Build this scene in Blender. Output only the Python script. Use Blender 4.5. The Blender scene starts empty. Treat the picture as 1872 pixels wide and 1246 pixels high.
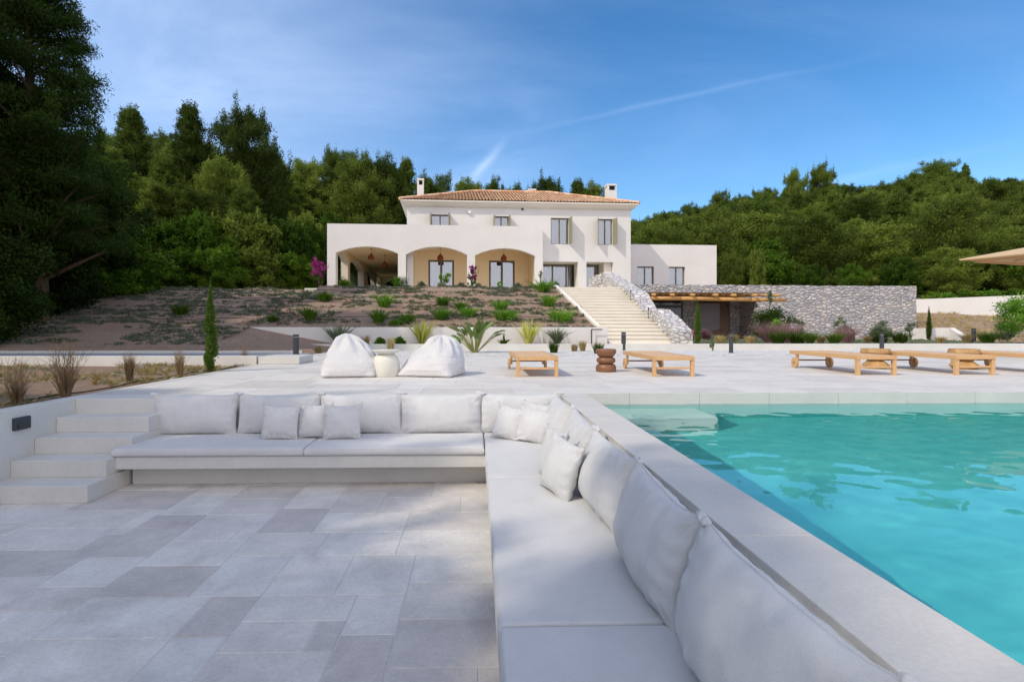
import bpy, math, random
import numpy as np
from mathutils import Vector, noise as mn

# ------------------------------------------------------------------ camera, sky, sun, exposure
S = bpy.context.scene
COL = S.collection
R = math.radians
EYE = 0.85                                   # camera height above the pool terrace
cam = bpy.data.cameras.new('camera'); camo = bpy.data.objects.new('camera', cam); COL.objects.link(camo)
cam.sensor_width = 36.0; cam.lens = 36.0 * 1000 / 1872
cam.shift_x = 40 / 1872; cam.shift_y = -27 / 1872
cam.clip_start = 0.05; cam.clip_end = 2000
camo.location = (0, 0, EYE); camo.rotation_euler = (R(90), 0, R(-1.5))
S.camera = camo

SUN = Vector((-1.0, -0.70, 1.15)).normalized()        # direction towards the sun
sun_el = math.asin(SUN.z); sun_az = math.atan2(SUN.x, SUN.y)
w = bpy.data.worlds.new('World'); S.world = w; w.use_nodes = True
nt = w.node_tree; N = nt.nodes; L = nt.links; N.clear()
def wn(t, **k):
    n = N.new(t)
    for a, b in k.items(): setattr(n, a, b)
    return n
def wm(op, a, b=None, clamp=False):
    n = wn('ShaderNodeMath', operation=op, use_clamp=clamp)
    for i, q in enumerate((a, b)):
        if q is None: continue
        if isinstance(q, (int, float)): n.inputs[i].default_value = q
        else: L.new(q, n.inputs[i])
    return n.outputs[0]
sky = wn('ShaderNodeTexSky', sky_type='NISHITA', sun_disc=False)
sky.sun_elevation = sun_el; sky.sun_rotation = sun_az
sky.air_density = 1.0; sky.dust_density = 0.3; sky.ozone_density = 2.5; sky.altitude = 100
hs = wn('ShaderNodeHueSaturation'); hs.inputs['Saturation'].default_value = 1.30; hs.inputs['Value'].default_value = 1.0
L.new(sky.outputs[0], hs.inputs['Color'])
tc = wn('ShaderNodeTexCoord')
sx = wn('ShaderNodeSeparateXYZ'); L.new(tc.outputs['Generated'], sx.inputs[0])
zz = wm('ADD', sx.outputs[2], 0.25)
pl = wn('ShaderNodeCombineXYZ')
L.new(wm('DIVIDE', sx.outputs[0], zz), pl.inputs[0]); L.new(wm('DIVIDE', sx.outputs[1], zz), pl.inputs[1])
mp = wn('ShaderNodeMapping'); mp.inputs['Rotation'].default_value = (0, 0, R(28)); mp.inputs['Scale'].default_value = (0.8, 1.4, 1); mp.inputs['Location'].default_value = (2.3, 0.4, 0)
L.new(pl.outputs[0], mp.inputs[0])
n1 = wn('ShaderNodeTexNoise'); n1.inputs['Scale'].default_value = 1.1; n1.inputs['Detail'].default_value = 9; n1.inputs['Roughness'].default_value = 0.58; n1.inputs['Distortion'].default_value = 0.9
L.new(mp.outputs[0], n1.inputs[0])
n2 = wn('ShaderNodeTexNoise'); n2.inputs['Scale'].default_value = 0.9; n2.inputs['Detail'].default_value = 3
L.new(pl.outputs[0], n2.inputs[0])
# thin cirrus, thicker towards the west (left of the valley)
lft = wn('ShaderNodeMapRange'); lft.inputs[1].default_value = 0.25; lft.inputs[2].default_value = -0.65; lft.inputs[3].default_value = 0.0; lft.inputs[4].default_value = 1.0; lft.interpolation_type = 'SMOOTHSTEP'
L.new(sx.outputs[0], lft.inputs[0])
mr = wn('ShaderNodeMapRange'); mr.inputs[1].default_value = 0.36; mr.inputs[2].default_value = 0.86; mr.inputs[4].default_value = 0.50; mr.interpolation_type = 'SMOOTHSTEP'
L.new(n1.outputs[0], mr.inputs[0])
mr2 = wn('ShaderNodeMapRange'); mr2.inputs[1].default_value = 0.35; mr2.inputs[2].default_value = 0.65
L.new(n2.outputs[0], mr2.inputs[0])
wl = wm('ADD', wm('MULTIPLY', lft.outputs[0], 0.95), 0.22)
cl = wm('MULTIPLY', wm('MULTIPLY', mr.outputs[0], wl), wm('ADD', mr2.outputs[0], 0.25))
base = wm('MULTIPLY', lft.outputs[0], 0.27)
cl = wm('ADD', cl, base)
def streak(p, q, width, gain, lo, hi):
    """a thin straight trail of ice cloud between two compass directions"""
    a = Vector(p).normalized(); b = Vector(q).normalized(); n = a.cross(b).normalized()
    d = wn('ShaderNodeVectorMath', operation='DOT_PRODUCT'); L.new(tc.outputs['Generated'], d.inputs[0]); d.inputs[1].default_value = n
    nn = wm('MULTIPLY', wm('SUBTRACT', n1.outputs[0], 0.5), 0.03)
    x = wm('DIVIDE', wm('ADD', d.outputs['Value'], nn), width)
    g = wm('POWER', 2.718, wm('MULTIPLY', wm('MULTIPLY', x, x), -1.0))
    m1 = wn('ShaderNodeMapRange'); m1.inputs[1].default_value = lo; m1.inputs[2].default_value = (lo + hi) / 2; m1.interpolation_type = 'SMOOTHSTEP'
    m2 = wn('ShaderNodeMapRange'); m2.inputs[1].default_value = hi; m2.inputs[2].default_value = (lo + hi) / 2; m2.interpolation_type = 'SMOOTHSTEP'
    L.new(sx.outputs[0], m1.inputs[0]); L.new(sx.outputs[0], m2.inputs[0])
    return wm('MULTIPLY', wm('MULTIPLY', g, gain), wm('MULTIPLY', m1.outputs[0], m2.outputs[0]))
# unseen bright cloud bank, added behind the viewer to lighten the shade
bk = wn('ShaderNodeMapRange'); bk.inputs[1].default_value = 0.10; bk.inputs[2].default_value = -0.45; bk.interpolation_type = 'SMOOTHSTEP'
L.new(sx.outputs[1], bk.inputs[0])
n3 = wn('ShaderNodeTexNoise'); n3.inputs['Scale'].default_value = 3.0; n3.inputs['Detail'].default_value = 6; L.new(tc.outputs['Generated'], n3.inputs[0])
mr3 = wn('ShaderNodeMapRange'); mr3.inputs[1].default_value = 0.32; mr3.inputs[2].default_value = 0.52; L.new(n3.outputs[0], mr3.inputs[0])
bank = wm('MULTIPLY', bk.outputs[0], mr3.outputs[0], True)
cl = wm('ADD', cl, streak((0.184, 1, 0.376), (0.604, 1, 0.474), 0.004, 0.06, 0.0, 0.62))
cl = wm('ADD', cl, streak((0.45, 1, 0.22), (0.85, 1, 0.31), 0.006, 0.07, 0.25, 0.75))
cl = wm('ADD', cl, streak((-0.01, 1, 0.26), (0.05, 1, 0.33), 0.008, 0.22, -0.03, 0.062), True)
mx = wn('ShaderNodeMixRGB'); mx.inputs[2].default_value = (6.3, 7.3, 9.4, 1)
L.new(cl, mx.inputs[0]); L.new(hs.outputs[0], mx.inputs[1])
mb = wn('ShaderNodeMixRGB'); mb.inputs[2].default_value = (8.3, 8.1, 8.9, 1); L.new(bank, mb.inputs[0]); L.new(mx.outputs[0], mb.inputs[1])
bg = wn('ShaderNodeBackground'); bg.inputs[1].default_value = 0.15
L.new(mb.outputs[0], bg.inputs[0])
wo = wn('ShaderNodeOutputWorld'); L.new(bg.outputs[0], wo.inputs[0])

sl = bpy.data.lights.new('sun', 'SUN'); slo = bpy.data.objects.new('sun', sl); COL.objects.link(slo)
sl.energy = 2.25; sl.angle = R(0.53); sl.color = (1.0, 0.91, 0.76)
slo.rotation_euler = SUN.to_track_quat('Z', 'Y').to_euler()
S.view_settings.view_transform = 'Standard'; S.view_settings.look = 'None'
S.view_settings.exposure = 0.24; S.view_settings.gamma = 1.0
S.cycles.max_bounces = 8; S.cycles.transparent_max_bounces = 12

# ------------------------------------------------------------------ measuring
HT = R(3.0)                                   # the house and its stairs stand turned 3 degrees to the terrace
def _ray(px, py, th):
    u = (px - 896) / 1000; v = (596 - py) / 1000; a = R(1.5)
    dx = math.sin(a) + u * math.cos(a); dy = math.cos(a) - u * math.sin(a)
    return math.cos(th) * dx + math.sin(th) * dy, -math.sin(th) * dx + math.cos(th) * dy, v
def at(px, py, depth, th=0.0):
    a, b, v = _ray(px, py, th); t = depth / b
    return a * t, EYE + t * v
def hat(px, py, depth): return at(px, py, depth, HT)
def on_z(px, py, z, th=0.0):
    a, b, v = _ray(px, py, th); t = (z - EYE) / v
    return a * t, b * t
def hw(a, b, z=0.0):                          # house frame -> world
    return Vector((math.cos(HT) * a - math.sin(HT) * b, math.sin(HT) * a + math.cos(HT) * b, z))
def wh(x, y):                                 # world -> house frame
    return math.cos(HT) * x + math.sin(HT) * y, -math.sin(HT) * x + math.cos(HT) * y

# ------------------------------------------------------------------ object bookkeeping
def tag(o, label=None, cat=None, group=None, kind=None):
    if label: o['label'] = label
    if cat: o['category'] = cat
    if group: o['group'] = group
    if kind: o['kind'] = kind
    return o
def thing(name, label, cat, loc=(0, 0, 0), rz=0.0, group=None):
    o = bpy.data.objects.new(name, None); COL.objects.link(o)
    o.empty_display_size = 0.2
    o.location = loc; o.rotation_euler = (0, 0, rz)
    return tag(o, label, cat, group)
def link(name, me, mat, parent=None):
    o = bpy.data.objects.new(name, me); COL.objects.link(o)
    if mat is not None and not me.materials:
        for m in (mat if isinstance(mat, (list, tuple)) else [mat]): me.materials.append(m)
    if parent is not None: o.parent = parent
    return o
def copy_tree(o, parent=None):
    c = o.copy(); COL.objects.link(c)
    if parent is not None: c.parent = parent
    for ch in list(o.children): copy_tree(ch, c)
    return c
def bevel(o, wd=0.01, seg=2, ang=35):
    m = o.modifiers.new('bevel', 'BEVEL'); m.width = wd; m.segments = seg; m.limit_method = 'ANGLE'; m.angle_limit = R(ang)
    return o

class MB:
    def __init__(s): s.v = []; s.f = []
    def box(s, x0, x1, y0, y1, z0, z1):
        i = len(s.v)
        s.v += [(x0, y0, z0), (x1, y0, z0), (x1, y1, z0), (x0, y1, z0), (x0, y0, z1), (x1, y0, z1), (x1, y1, z1), (x0, y1, z1)]
        s.f += [(i, i+3, i+2, i+1), (i+4, i+5, i+6, i+7), (i, i+1, i+5, i+4), (i+1, i+2, i+6, i+5), (i+2, i+3, i+7, i+6), (i+3, i, i+4, i+7)]
        return s
    def prism(s, pts, y0, y1, axis='y'):
        """polygon in the xz plane pushed through y (or in the yz plane pushed through x, or xy through z)"""
        n = len(pts); i = len(s.v)
        def mk(p, d):
            return (p[0], d, p[1]) if axis == 'y' else ((d, p[0], p[1]) if axis == 'x' else (p[0], p[1], d))
        s.v += [mk(p, y0) for p in pts] + [mk(p, y1) for p in pts]
        s.f.append(tuple(range(i, i+n))); s.f.append(tuple(range(i+2*n-1, i+n-1, -1)))
        for k in range(n):
            j = (k+1) % n; s.f.append((i+k, i+n+k, i+n+j, i+j))
        return s
    def tube(s, p, q, r0, r1=None, n=8, caps=True):
        r1 = r0 if r1 is None else r1
        p = Vector(p); q = Vector(q); d = (q-p)
        if d.length < 1e-6: return s
        d.normalize(); up = Vector((0, 0, 1)) if abs(d.z) < .95 else Vector((1, 0, 0))
        a = d.cross(up).normalized(); b = d.cross(a)
        i = len(s.v)
        for c, r in ((p, r0), (q, r1)):
            for k in range(n):
                t = 2*math.pi*k/n; s.v.append(tuple(c + a*math.cos(t)*r + b*math.sin(t)*r))
        for k in range(n):
            j = (k+1) % n; s.f.append((i+k, i+j, i+n+j, i+n+k))
        if caps: s.f.append(tuple(range(i+n-1, i-1, -1))); s.f.append(tuple(range(i+n, i+2*n)))
        return s
    def path(s, pts, rad, n=8):
        for k in range(len(pts)-1):
            s.tube(pts[k], pts[k+1], rad[k], rad[k+1], n)
        return s
    def lathe(s, prof, c=(0, 0, 0), n=32, facet=None):
        i = len(s.v); m = len(prof)
        for k in range(n):
            t = 2*math.pi*k/n
            for (r, z) in prof:
                s.v.append((c[0]+r*math.cos(t), c[1]+r*math.sin(t), c[2]+z))
        for k in range(n):
            j = (k+1) % n
            for q in range(m-1):
                s.f.append((i+k*m+q, i+j*m+q, i+j*m+q+1, i+k*m+q+1))
        s.f.append(tuple(i+k*m for k in range(n-1, -1, -1))); s.f.append(tuple(i+k*m+m-1 for k in range(n)))
        return s
    def strip(s, pts, wds, side):
        """a ribbon along pts, half widths wds, sideways direction side"""
        i = len(s.v); sd = Vector(side)
        for p, wd in zip(pts, wds):
            s.v += [tuple(Vector(p)-sd*wd), tuple(Vector(p)+sd*wd)]
        for k in range(len(pts)-1):
            s.f.append((i+2*k, i+2*k+1, i+2*k+3, i+2*k+2))
        return s
    def mesh(s, name, smooth=False, off=(0, 0, 0)):
        me = bpy.data.meshes.new(name)
        v = s.v if off == (0, 0, 0) else [(a-off[0], b-off[1], c-off[2]) for a, b, c in s.v]
        me.from_pydata(v, [], s.f)
        if smooth: me.polygons.foreach_set('use_smooth', [True]*len(me.polygons))
        me.update(); return me
    def build(s, name, mat, parent=None, smooth=False, off=(0, 0, 0), bev=0):
        o = link(name, s.mesh(name, smooth, off), mat, parent)
        if bev: bevel(o, bev)
        return o

def np_mesh(name, V, F, tone=None, smooth=False):
    me = bpy.data.meshes.new(name)
    V = np.asarray(V, dtype=np.float32); F = np.asarray(F, dtype=np.int32)
    k = F.shape[1]
    me.vertices.add(len(V)); me.vertices.foreach_set('co', V.ravel())
    me.loops.add(F.size); me.loops.foreach_set('vertex_index', F.ravel())
    me.polygons.add(len(F)); me.polygons.foreach_set('loop_start', np.arange(0, F.size, k, dtype=np.int32))
    try: me.polygons.foreach_set('loop_total', np.full(len(F), k, dtype=np.int32))
    except Exception: pass
    me.polygons.foreach_set('use_smooth', np.full(len(F), bool(smooth)))
    me.update(calc_edges=True); me.validate()
    if tone is not None:
        at_ = me.attributes.new('tone', 'FLOAT', 'FACE'); at_.data.foreach_set('value', np.asarray(tone, dtype=np.float32))
    return me

# ------------------------------------------------------------------ materials
MATS = {}
class NT:
    def __init__(s, name):
        s.m = bpy.data.materials.new(name); s.m.use_nodes = True; s.t = s.m.node_tree; s.n = s.t.nodes; s.n.clear()
        s.out = s.n.new('ShaderNodeOutputMaterial')
    def new(s, t, **k):
        q = s.n.new(t)
        for a, b in k.items(): setattr(q, a, b)
        return q
    def link(s, a, b): s.t.links.new(a, b)
    def put(s, node, name, val):
        i = node.inputs[name]
        if isinstance(val, bpy.types.NodeSocket): s.link(val, i)
        elif isinstance(val, (tuple, list)) and len(val) == 3 and i.type == 'RGBA': i.default_value = (*val, 1)
        else: i.default_value = val
    def math(s, op, a, b=0.0, clamp=False):
        q = s.new('ShaderNodeMath', operation=op, use_clamp=clamp); s.put(q, 0, a); s.put(q, 1, b); return q.outputs[0]
    def noise(s, vec, scale, detail=5, rough=0.55, dist=0.0):
        q = s.new('ShaderNodeTexNoise'); s.put(q, 'Vector', vec); q.inputs['Scale'].default_value = scale; q.inputs['Detail'].default_value = detail
        q.inputs['Roughness'].default_value = rough; q.inputs['Distortion'].default_value = dist; return q.outputs[0]
    def ramp(s, fac, stops):
        q = s.new('ShaderNodeValToRGB'); s.put(q, 'Fac', fac); e = q.color_ramp.elements
        while len(e) < len(stops): e.new(0.5)
        for k, (p, c) in enumerate(stops): e[k].position = p; e[k].color = (*c, 1) if len(c) == 3 else c
        return q.outputs[0]
    def mix(s, fac, a, b, mode='MIX'):
        q = s.new('ShaderNodeMixRGB', blend_type=mode); s.put(q, 0, fac); s.put(q, 1, a); s.put(q, 2, b); return q.outputs[0]
    def maprange(s, v, a, b, c=0.0, d=1.0):
        q = s.new('ShaderNodeMapRange'); s.put(q, 0, v); q.inputs[1].default_value = a; q.inputs[2].default_value = b; q.inputs[3].default_value = c; q.inputs[4].default_value = d; return q.outputs[0]
    def coord(s, kind='Object', scale=(1, 1, 1), loc=(0, 0, 0)):
        q = s.new('ShaderNodeTexCoord'); m = s.new('ShaderNodeMapping'); s.link(q.outputs[kind], m.inputs[0])
        m.inputs['Scale'].default_value = scale; m.inputs['Location'].default_value = loc; return m.outputs[0]
    def bump(s, h, strength=0.3, dist=0.02, normal=None):
        q = s.new('ShaderNodeBump'); s.put(q, 'Height', h); q.inputs['Strength'].default_value = strength; q.inputs['Distance'].default_value = dist
        if normal is not None: s.link(normal, q.inputs['Normal'])
        return q.outputs[0]
    def bsdf(s, col, rough=0.8, spec=0.3, normal=None, **k):
        q = s.new('ShaderNodeBsdfPrincipled'); s.put(q, 'Base Color', col); s.put(q, 'Roughness', rough); q.inputs['Specular IOR Level'].default_value = spec
        if normal is not None: s.link(normal, q.inputs['Normal'])
        for a, b in k.items(): s.put(q, a.replace('_', ' '), b)
        return q.outputs[0]
    def done(s, sh): s.link(sh, s.out.inputs['Surface']); return s.m

def simple(name, c1, c2=None, scale=3.0, rough=0.8, spec=0.3, bump=0.0, bscale=60.0, bdist=0.01, coord='Object', cs=(1, 1, 1), fine=0.0, **k):
    if name in MATS: return MATS[name]
    t = NT(name); co = t.coord(coord, cs)
    c2 = c2 or tuple(x*0.85 for x in c1)
    f = t.maprange(t.noise(co, scale, 7, 0.6), 0.3, 0.7)
    c = t.mix(f, c1, c2)
    if fine:
        g = t.maprange(t.noise(co, bscale, 3, 0.6), 0.3, 0.7, 1-fine, 1+fine); c = t.mix(1.0, c, g, 'MULTIPLY')
    nn = t.bump(t.noise(co, bscale, 5, 0.65), bump, bdist) if bump else None
    MATS[name] = t.done(t.bsdf(c, rough, spec, nn, **k)); return MATS[name]

plaster = simple('white_plaster', (.71, .69, .655), (.655, .635, .60), 0.7, .9, .15, .25, 18, .01, fine=.02)
ochre = simple('ochre_plaster', (.92, .75, .49), (.88, .71, .46), 0.8, .9, .12, .25, 14, .01)
cream = simple('cream_plaster', (.82, .77, .67), (.77, .72, .62), 0.8, .9, .12, .2, 18, .01)
concrete = simple('smooth_pale_plaster', (.64, .625, .575), (.57, .555, .515), 1.6, .75, .25, .12, 30, .006, fine=.035)
coping_m = simple('pale_limestone_coping', (.62, .59, .54), (.54, .515, .475), 2.2, .7, .3, .15, 60, .004, fine=.06)
step_m = simple('cream_limestone_steps', (.80, .75, .65), (.73, .68, .58), 1.3, .75, .2, .15, 30, .01)
wood = simple('oiled_teak', (.63, .39, .19), (.53, .31, .14), 2.0, .5, .35, .2, 40, .003, cs=(9, 1, 9))
slatw = simple('pale_teak_slats', (.72, .48, .28), (.62, .40, .22), 2.5, .6, .3, .2, 40, .003, cs=(6, 1, 6))
woodx = simple('raw_log_wood', (.62, .36, .13), (.48, .25, .085), 2.0, .7, .25, .3, 20, .01, cs=(1, 6, 6))
brownwood = simple('brown_turned_wood', (.25, .115, .055), (.17, .075, .035), 5.0, .4, .45, .15, 40, .003, cs=(1, 1, 5))
tealt = simple('two_tone_acacia', (.58, .36, .14), (.26, .12, .045), 3.5, .5, .35, .2, 40, .003, cs=(1, 1, 3))
tabl = simple('cream_ceramic', (.68, .66, .58), (.64, .62, .54), 3, .55, .35, .06, 30, .004)
darkm = simple('charcoal_metal', (.045, .05, .06), None, 4, .5, .4)
frame_m = simple('olive_window_frame', (.17, .15, .11), None, 4, .6, .3)
shutm = simple('sage_shutter_paint', (.30, .285, .19), (.26, .25, .165), 4, .7, .25)
curtain = simple('pale_curtain', (.36, .42, .46), (.28, .34, .38), 4, .9, .1, .3, 6, .02, cs=(8, 1, .3))
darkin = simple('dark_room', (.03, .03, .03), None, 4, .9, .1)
copper = simple('rust_woven_rattan', (.30, .085, .03), (.16, .04, .015), 22, .7, .2, .4, 60, .01)
bark = simple('pine_bark', (.13, .085, .055), (.07, .05, .035), 6, .95, .1, .6, 12, .03, cs=(2, 2, .6))
twig = simple('dry_twig', (.30, .20, .11), (.20, .13, .075), 8, .95, .1)
hose_m = simple('black_drip_hose', (.02, .02, .02), None, 4, .6, .3)
asph = simple('grey_path_concrete', (.36, .37, .38), (.30, .31, .32), 2, .85, .2, .2, 60, .005)
grout_m = simple('pale_grout', (.62, .59, .55), None, 6, .9, .1)
whitem = simple('white_metal', (.75, .75, .73), None, 4, .5, .3)

def fabric_mat():
    t = NT('off_white_outdoor_fabric'); co = t.coord('Object')
    f = t.maprange(t.noise(co, 5, 4, .6), .3, .7)
    c = t.mix(f, (.70, .69, .675), (.64, .63, .62))
    w1 = t.new('ShaderNodeTexWave', wave_type='BANDS', bands_direction='X'); t.link(co, w1.inputs[0]); w1.inputs['Scale'].default_value = 150; w1.inputs['Distortion'].default_value = 1.2
    w2 = t.new('ShaderNodeTexWave', wave_type='BANDS', bands_direction='Z'); t.link(co, w2.inputs[0]); w2.inputs['Scale'].default_value = 150; w2.inputs['Distortion'].default_value = 1.2
    w3 = t.new('ShaderNodeTexWave', wave_type='BANDS', bands_direction='Y'); t.link(co, w3.inputs[0]); w3.inputs['Scale'].default_value = 150; w3.inputs['Distortion'].default_value = 1.2
    h = t.math('ADD', t.math('ADD', w1.outputs['Fac'], w2.outputs['Fac']), w3.outputs['Fac'])
    h2 = t.math('ADD', t.math('MULTIPLY', h, .16), t.math('MULTIPLY', t.noise(co, 7, 4, .55, .8), .9))
    g = t.maprange(t.noise(co, 220, 2, .8), .3, .7, .90, 1.07); c = t.mix(1.0, c, g, 'MULTIPLY')
    n = t.bump(h2, .5, .012)
    q = t.bsdf(c, .9, .12, n, Sheen_Weight=.25)
    return t.done(q)
fabric = fabric_mat()

def slab_mat(name, pal, mott=.08):
    t = NT(name); co = t.coord('Object')
    a = t.new('ShaderNodeAttribute', attribute_name='tone')
    c = t.ramp(a.outputs['Fac'], pal)
    m = t.maprange(t.noise(co, 3.0, 8, .65, .4), .28, .72, 1-mott, 1+mott)
    m2 = t.maprange(t.noise(co, 45, 4, .7), .3, .7, 1-mott*.6, 1+mott*.5)
    c = t.mix(1.0, t.mix(1.0, c, m, 'MULTIPLY'), m2, 'MULTIPLY')
    st_ = t.maprange(t.noise(co, .9, 7, .7, 1.2), .45, .62, 1.0, .93); c = t.mix(1.0, c, st_, 'MULTIPLY')
    vp = t.new('ShaderNodeTexVoronoi'); t.link(co, vp.inputs['Vector']); vp.inputs['Scale'].default_value = 26
    hole = t.math('MULTIPLY', t.maprange(vp.outputs['Distance'], .05, .13, 1, 0), t.maprange(t.noise(co, 4, 3, .6), .52, .6)); c = t.mix(t.math('MULTIPLY', hole, .45), c, (.25, .22, .19))
    pit = t.math('SUBTRACT', t.noise(co, 16, 8, .75), t.math('MULTIPLY', hole, .8))
    n = t.bump(pit, .4, .006)
    rg = t.maprange(t.noise(co, 5, 4, .6), .3, .7, .5, .72)
    return t.done(t.bsdf(c, rg, .35, n))
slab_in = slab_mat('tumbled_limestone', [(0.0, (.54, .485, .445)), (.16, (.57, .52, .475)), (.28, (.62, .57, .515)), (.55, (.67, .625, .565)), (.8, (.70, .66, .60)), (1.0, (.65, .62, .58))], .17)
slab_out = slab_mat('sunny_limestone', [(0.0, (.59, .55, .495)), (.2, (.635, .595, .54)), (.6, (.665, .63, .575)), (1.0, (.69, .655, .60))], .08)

def rubble(name, sc, pale, dark, warm):
    t = NT(name); co = t.coord('Object', (sc*.8, sc*.8, sc*1.55))
    wob = t.new('ShaderNodeTexNoise'); t.link(co, wob.inputs[0]); wob.inputs['Scale'].default_value = 1.6; wob.inputs['Detail'].default_value = 3
    vm = t.new('ShaderNodeVectorMath', operation='MULTIPLY_ADD'); t.link(wob.outputs['Color'], vm.inputs[0]); vm.inputs[1].default_value = (.6, .6, .6); t.link(co, vm.inputs[2])
    v = t.new('ShaderNodeTexVoronoi', feature='DISTANCE_TO_EDGE'); t.link(vm.outputs[0], v.inputs['Vector']); v.inputs['Scale'].default_value = 1.0
    v2 = t.new('ShaderNodeTexVoronoi', feature='F1'); t.link(vm.outputs[0], v2.inputs['Vector']); v2.inputs['Scale'].default_value = 1.0
    hsv = t.new('ShaderNodeSeparateColor'); t.link(v2.outputs['Color'], hsv.inputs[0])
    c = t.ramp(hsv.outputs[0], [(0, dark), (.35, tuple((a+b)/2 for a, b in zip(pale, dark))), (.7, pale), (1, warm)])
    m = t.maprange(t.noise(co, 3, 6, .7), .25, .75, .72, 1.22); c = t.mix(1.0, c, m, 'MULTIPLY')
    j = t.maprange(v.outputs['Distance'], 0.0, .07)
    c = t.mix(j, (.36, .35, .34), c)
    h = t.math('ADD', t.maprange(v.outputs['Distance'], 0.0, .2), t.math('MULTIPLY', t.noise(co, 4, 5, .7), .6))
    n = t.bump(h, 1.0, .07)
    return t.done(t.bsdf(c, .92, .12, n))
stone = rubble('grey_rubble_stone', 4.2, (.62, .60, .59), (.40, .40, .42), (.68, .62, .55))
stone2 = rubble('white_rubble_stone', 4.2, (.78, .74, .71), (.58, .56, .56), (.80, .72, .64))

def leaf_mat(name, dark, light, warm=None, trans=.25, rough=.55):
    t = NT(name)
    a = t.new('ShaderNodeAttribute', attribute_name='tone'); oi = t.new('ShaderNodeObjectInfo')
    f = t.math('ADD', t.math('MULTIPLY', a.outputs['Fac'], .75), t.math('MULTIPLY', oi.outputs['Random'], .25))
    st = [(0.0, dark), (.75, light)] + ([(1.0, warm)] if warm else [])
    c = t.ramp(f, st)
    v = t.maprange(oi.outputs['Random'], 0, 1, .62, 1.3); c = t.mix(1.0, c, v, 'MULTIPLY')
    p = t.bsdf(c, rough, .08)
    tr = t.new('ShaderNodeBsdfTranslucent'); t.link(t.mix(1.0, c, (1.3, 1.5, .6), 'MULTIPLY'), tr.inputs[0])
    ms = t.new('ShaderNodeMixShader'); ms.inputs[0].default_value = trans; t.link(p, ms.inputs[1]); t.link(tr.outputs[0], ms.inputs[2])
    return t.done(ms.outputs[0])
pine_m = leaf_mat('pine_needles', (.034, .066, .008), (.100, .142, .022), (.16, .18, .035))
pine2_m = leaf_mat('olive_green_needles', (.052, .092, .009), (.140, .180, .030), (.20, .21, .045))
broad_m = leaf_mat('broadleaf_green', (.026, .065, .006), (.082, .15, .013), (.15, .205, .02))
shade_m = leaf_mat('shade_painted_needles', (.010, .024, .004), (.034, .060, .009), (.05, .07, .015))  # needle green darkened: shade of the left-edge trees painted into the colour
bright_m = leaf_mat('fresh_green_leaves', (.08, .18, .02), (.18, .34, .04), (.32, .40, .07), .35)
cyp_m = leaf_mat('cypress_green', (.035, .075, .012), (.09, .15, .022), (.15, .20, .03))
grey_m = leaf_mat('grey_green_leaves', (.10, .13, .08), (.20, .23, .15), (.30, .30, .20))
lav_m = leaf_mat('grey_lavender_leaves', (.085, .10, .07), (.18, .20, .14), (.26, .26, .19))
yel_m = leaf_mat('yellow_striped_blades', (.20, .24, .04), (.48, .46, .12), (.60, .55, .22), .3)
straw_m = leaf_mat('straw_blades', (.28, .20, .09), (.48, .38, .18), (.55, .45, .25), .2)
dry_m = leaf_mat('dry_brown_blades', (.12, .08, .045), (.28, .18, .09), (.38, .27, .14), .15)
pink_m = leaf_mat('dusty_pink_plumes', (.20, .10, .12), (.42, .24, .28), (.55, .38, .40), .3)
mag_m = leaf_mat('magenta_bracts', (.34, .03, .24), (.62, .07, .45), (.75, .18, .60), .35)
whitef_m = leaf_mat('white_petals', (.7, .7, .62), (.85, .85, .8), None, .2)

def soil_mat(name, base1, base2, dark, cover, coverc, sc=1.0):
    t = NT(name); co = t.coord('Object')
    f = t.maprange(t.noise(co, .35*sc, 8, .65), .3, .7)
    c = t.mix(f, base1, base2)
    g = t.maprange(t.noise(co, 6*sc, 8, .75), .35, .65); c = t.mix(t.math('MULTIPLY', g, .6), c, dark)
    k = t.maprange(t.noise(co, .9*sc, 7, .75, .6), 1-cover-.08, 1-cover+.08); k = t.math('MULTIPLY', k, t.maprange(t.noise(co, 9*sc, 4, .7), .4, .6))
    c = t.mix(k, c, coverc)
    pb = t.new('ShaderNodeTexVoronoi'); t.link(co, pb.inputs['Vector']); pb.inputs['Scale'].default_value = 9*sc
    pk = t.maprange(pb.outputs['Distance'], .10, .16, 1, 0); pk = t.math('MULTIPLY', pk, t.maprange(t.noise(co, 1.7*sc, 3, .6), .5, .6))
    c = t.mix(pk, c, (.40, .36, .31))
    h = t.math('ADD', t.noise(co, 5*sc, 9, .75), t.math('MULTIPLY', pk, .3))
    n = t.bump(h, .9, .12)
    return t.done(t.bsdf(c, .95, .08, n))

# ------------------------------------------------------------------ the ground
BACK = 15.75                                   # back edge of the paved terrace
def sstep(x, a, b):
    t = min(1, max(0, (x-a)/(b-a))); return t*t*(3-2*t)
def lin(x, a, b): return min(1, max(0, (x-a)/(b-a)))
AS0 = (hat(1091, 628, 22.0)[0]+hat(1031, 525, 28.4)[0])/2 - .30      # left edge of the stairs, house frame
AS1 = (hat(1226, 628, 22.0)[0]+hat(1134, 525, 28.4)[0])/2 + .85     # outer face of the stair wall
AS2 = hat(1675.5, 560, 29.3)[0] - .2                                # end of the long rubble wall
def paved(x, y): return -4.86 < x < 24.0 and -4.4 < y < BACK
def hills(x, v):
    w_ = sstep(x, 10, 24)
    v0 = 46 + 17*sstep(x, -15, -11); hl = 0.24*max(0, v-v0) - .24*max(0, v-100)
    hl += 0.34*max(0, -19-x)*sstep(v, 14, 34) * (1 - .7*sstep(-x, 40, 120))
    s = .20 + .16*lin(x, 40, 95)
    hr = s*max(0, v-50) - s*max(0, v-124)
    return hl*(1-w_) + hr*w_
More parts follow.
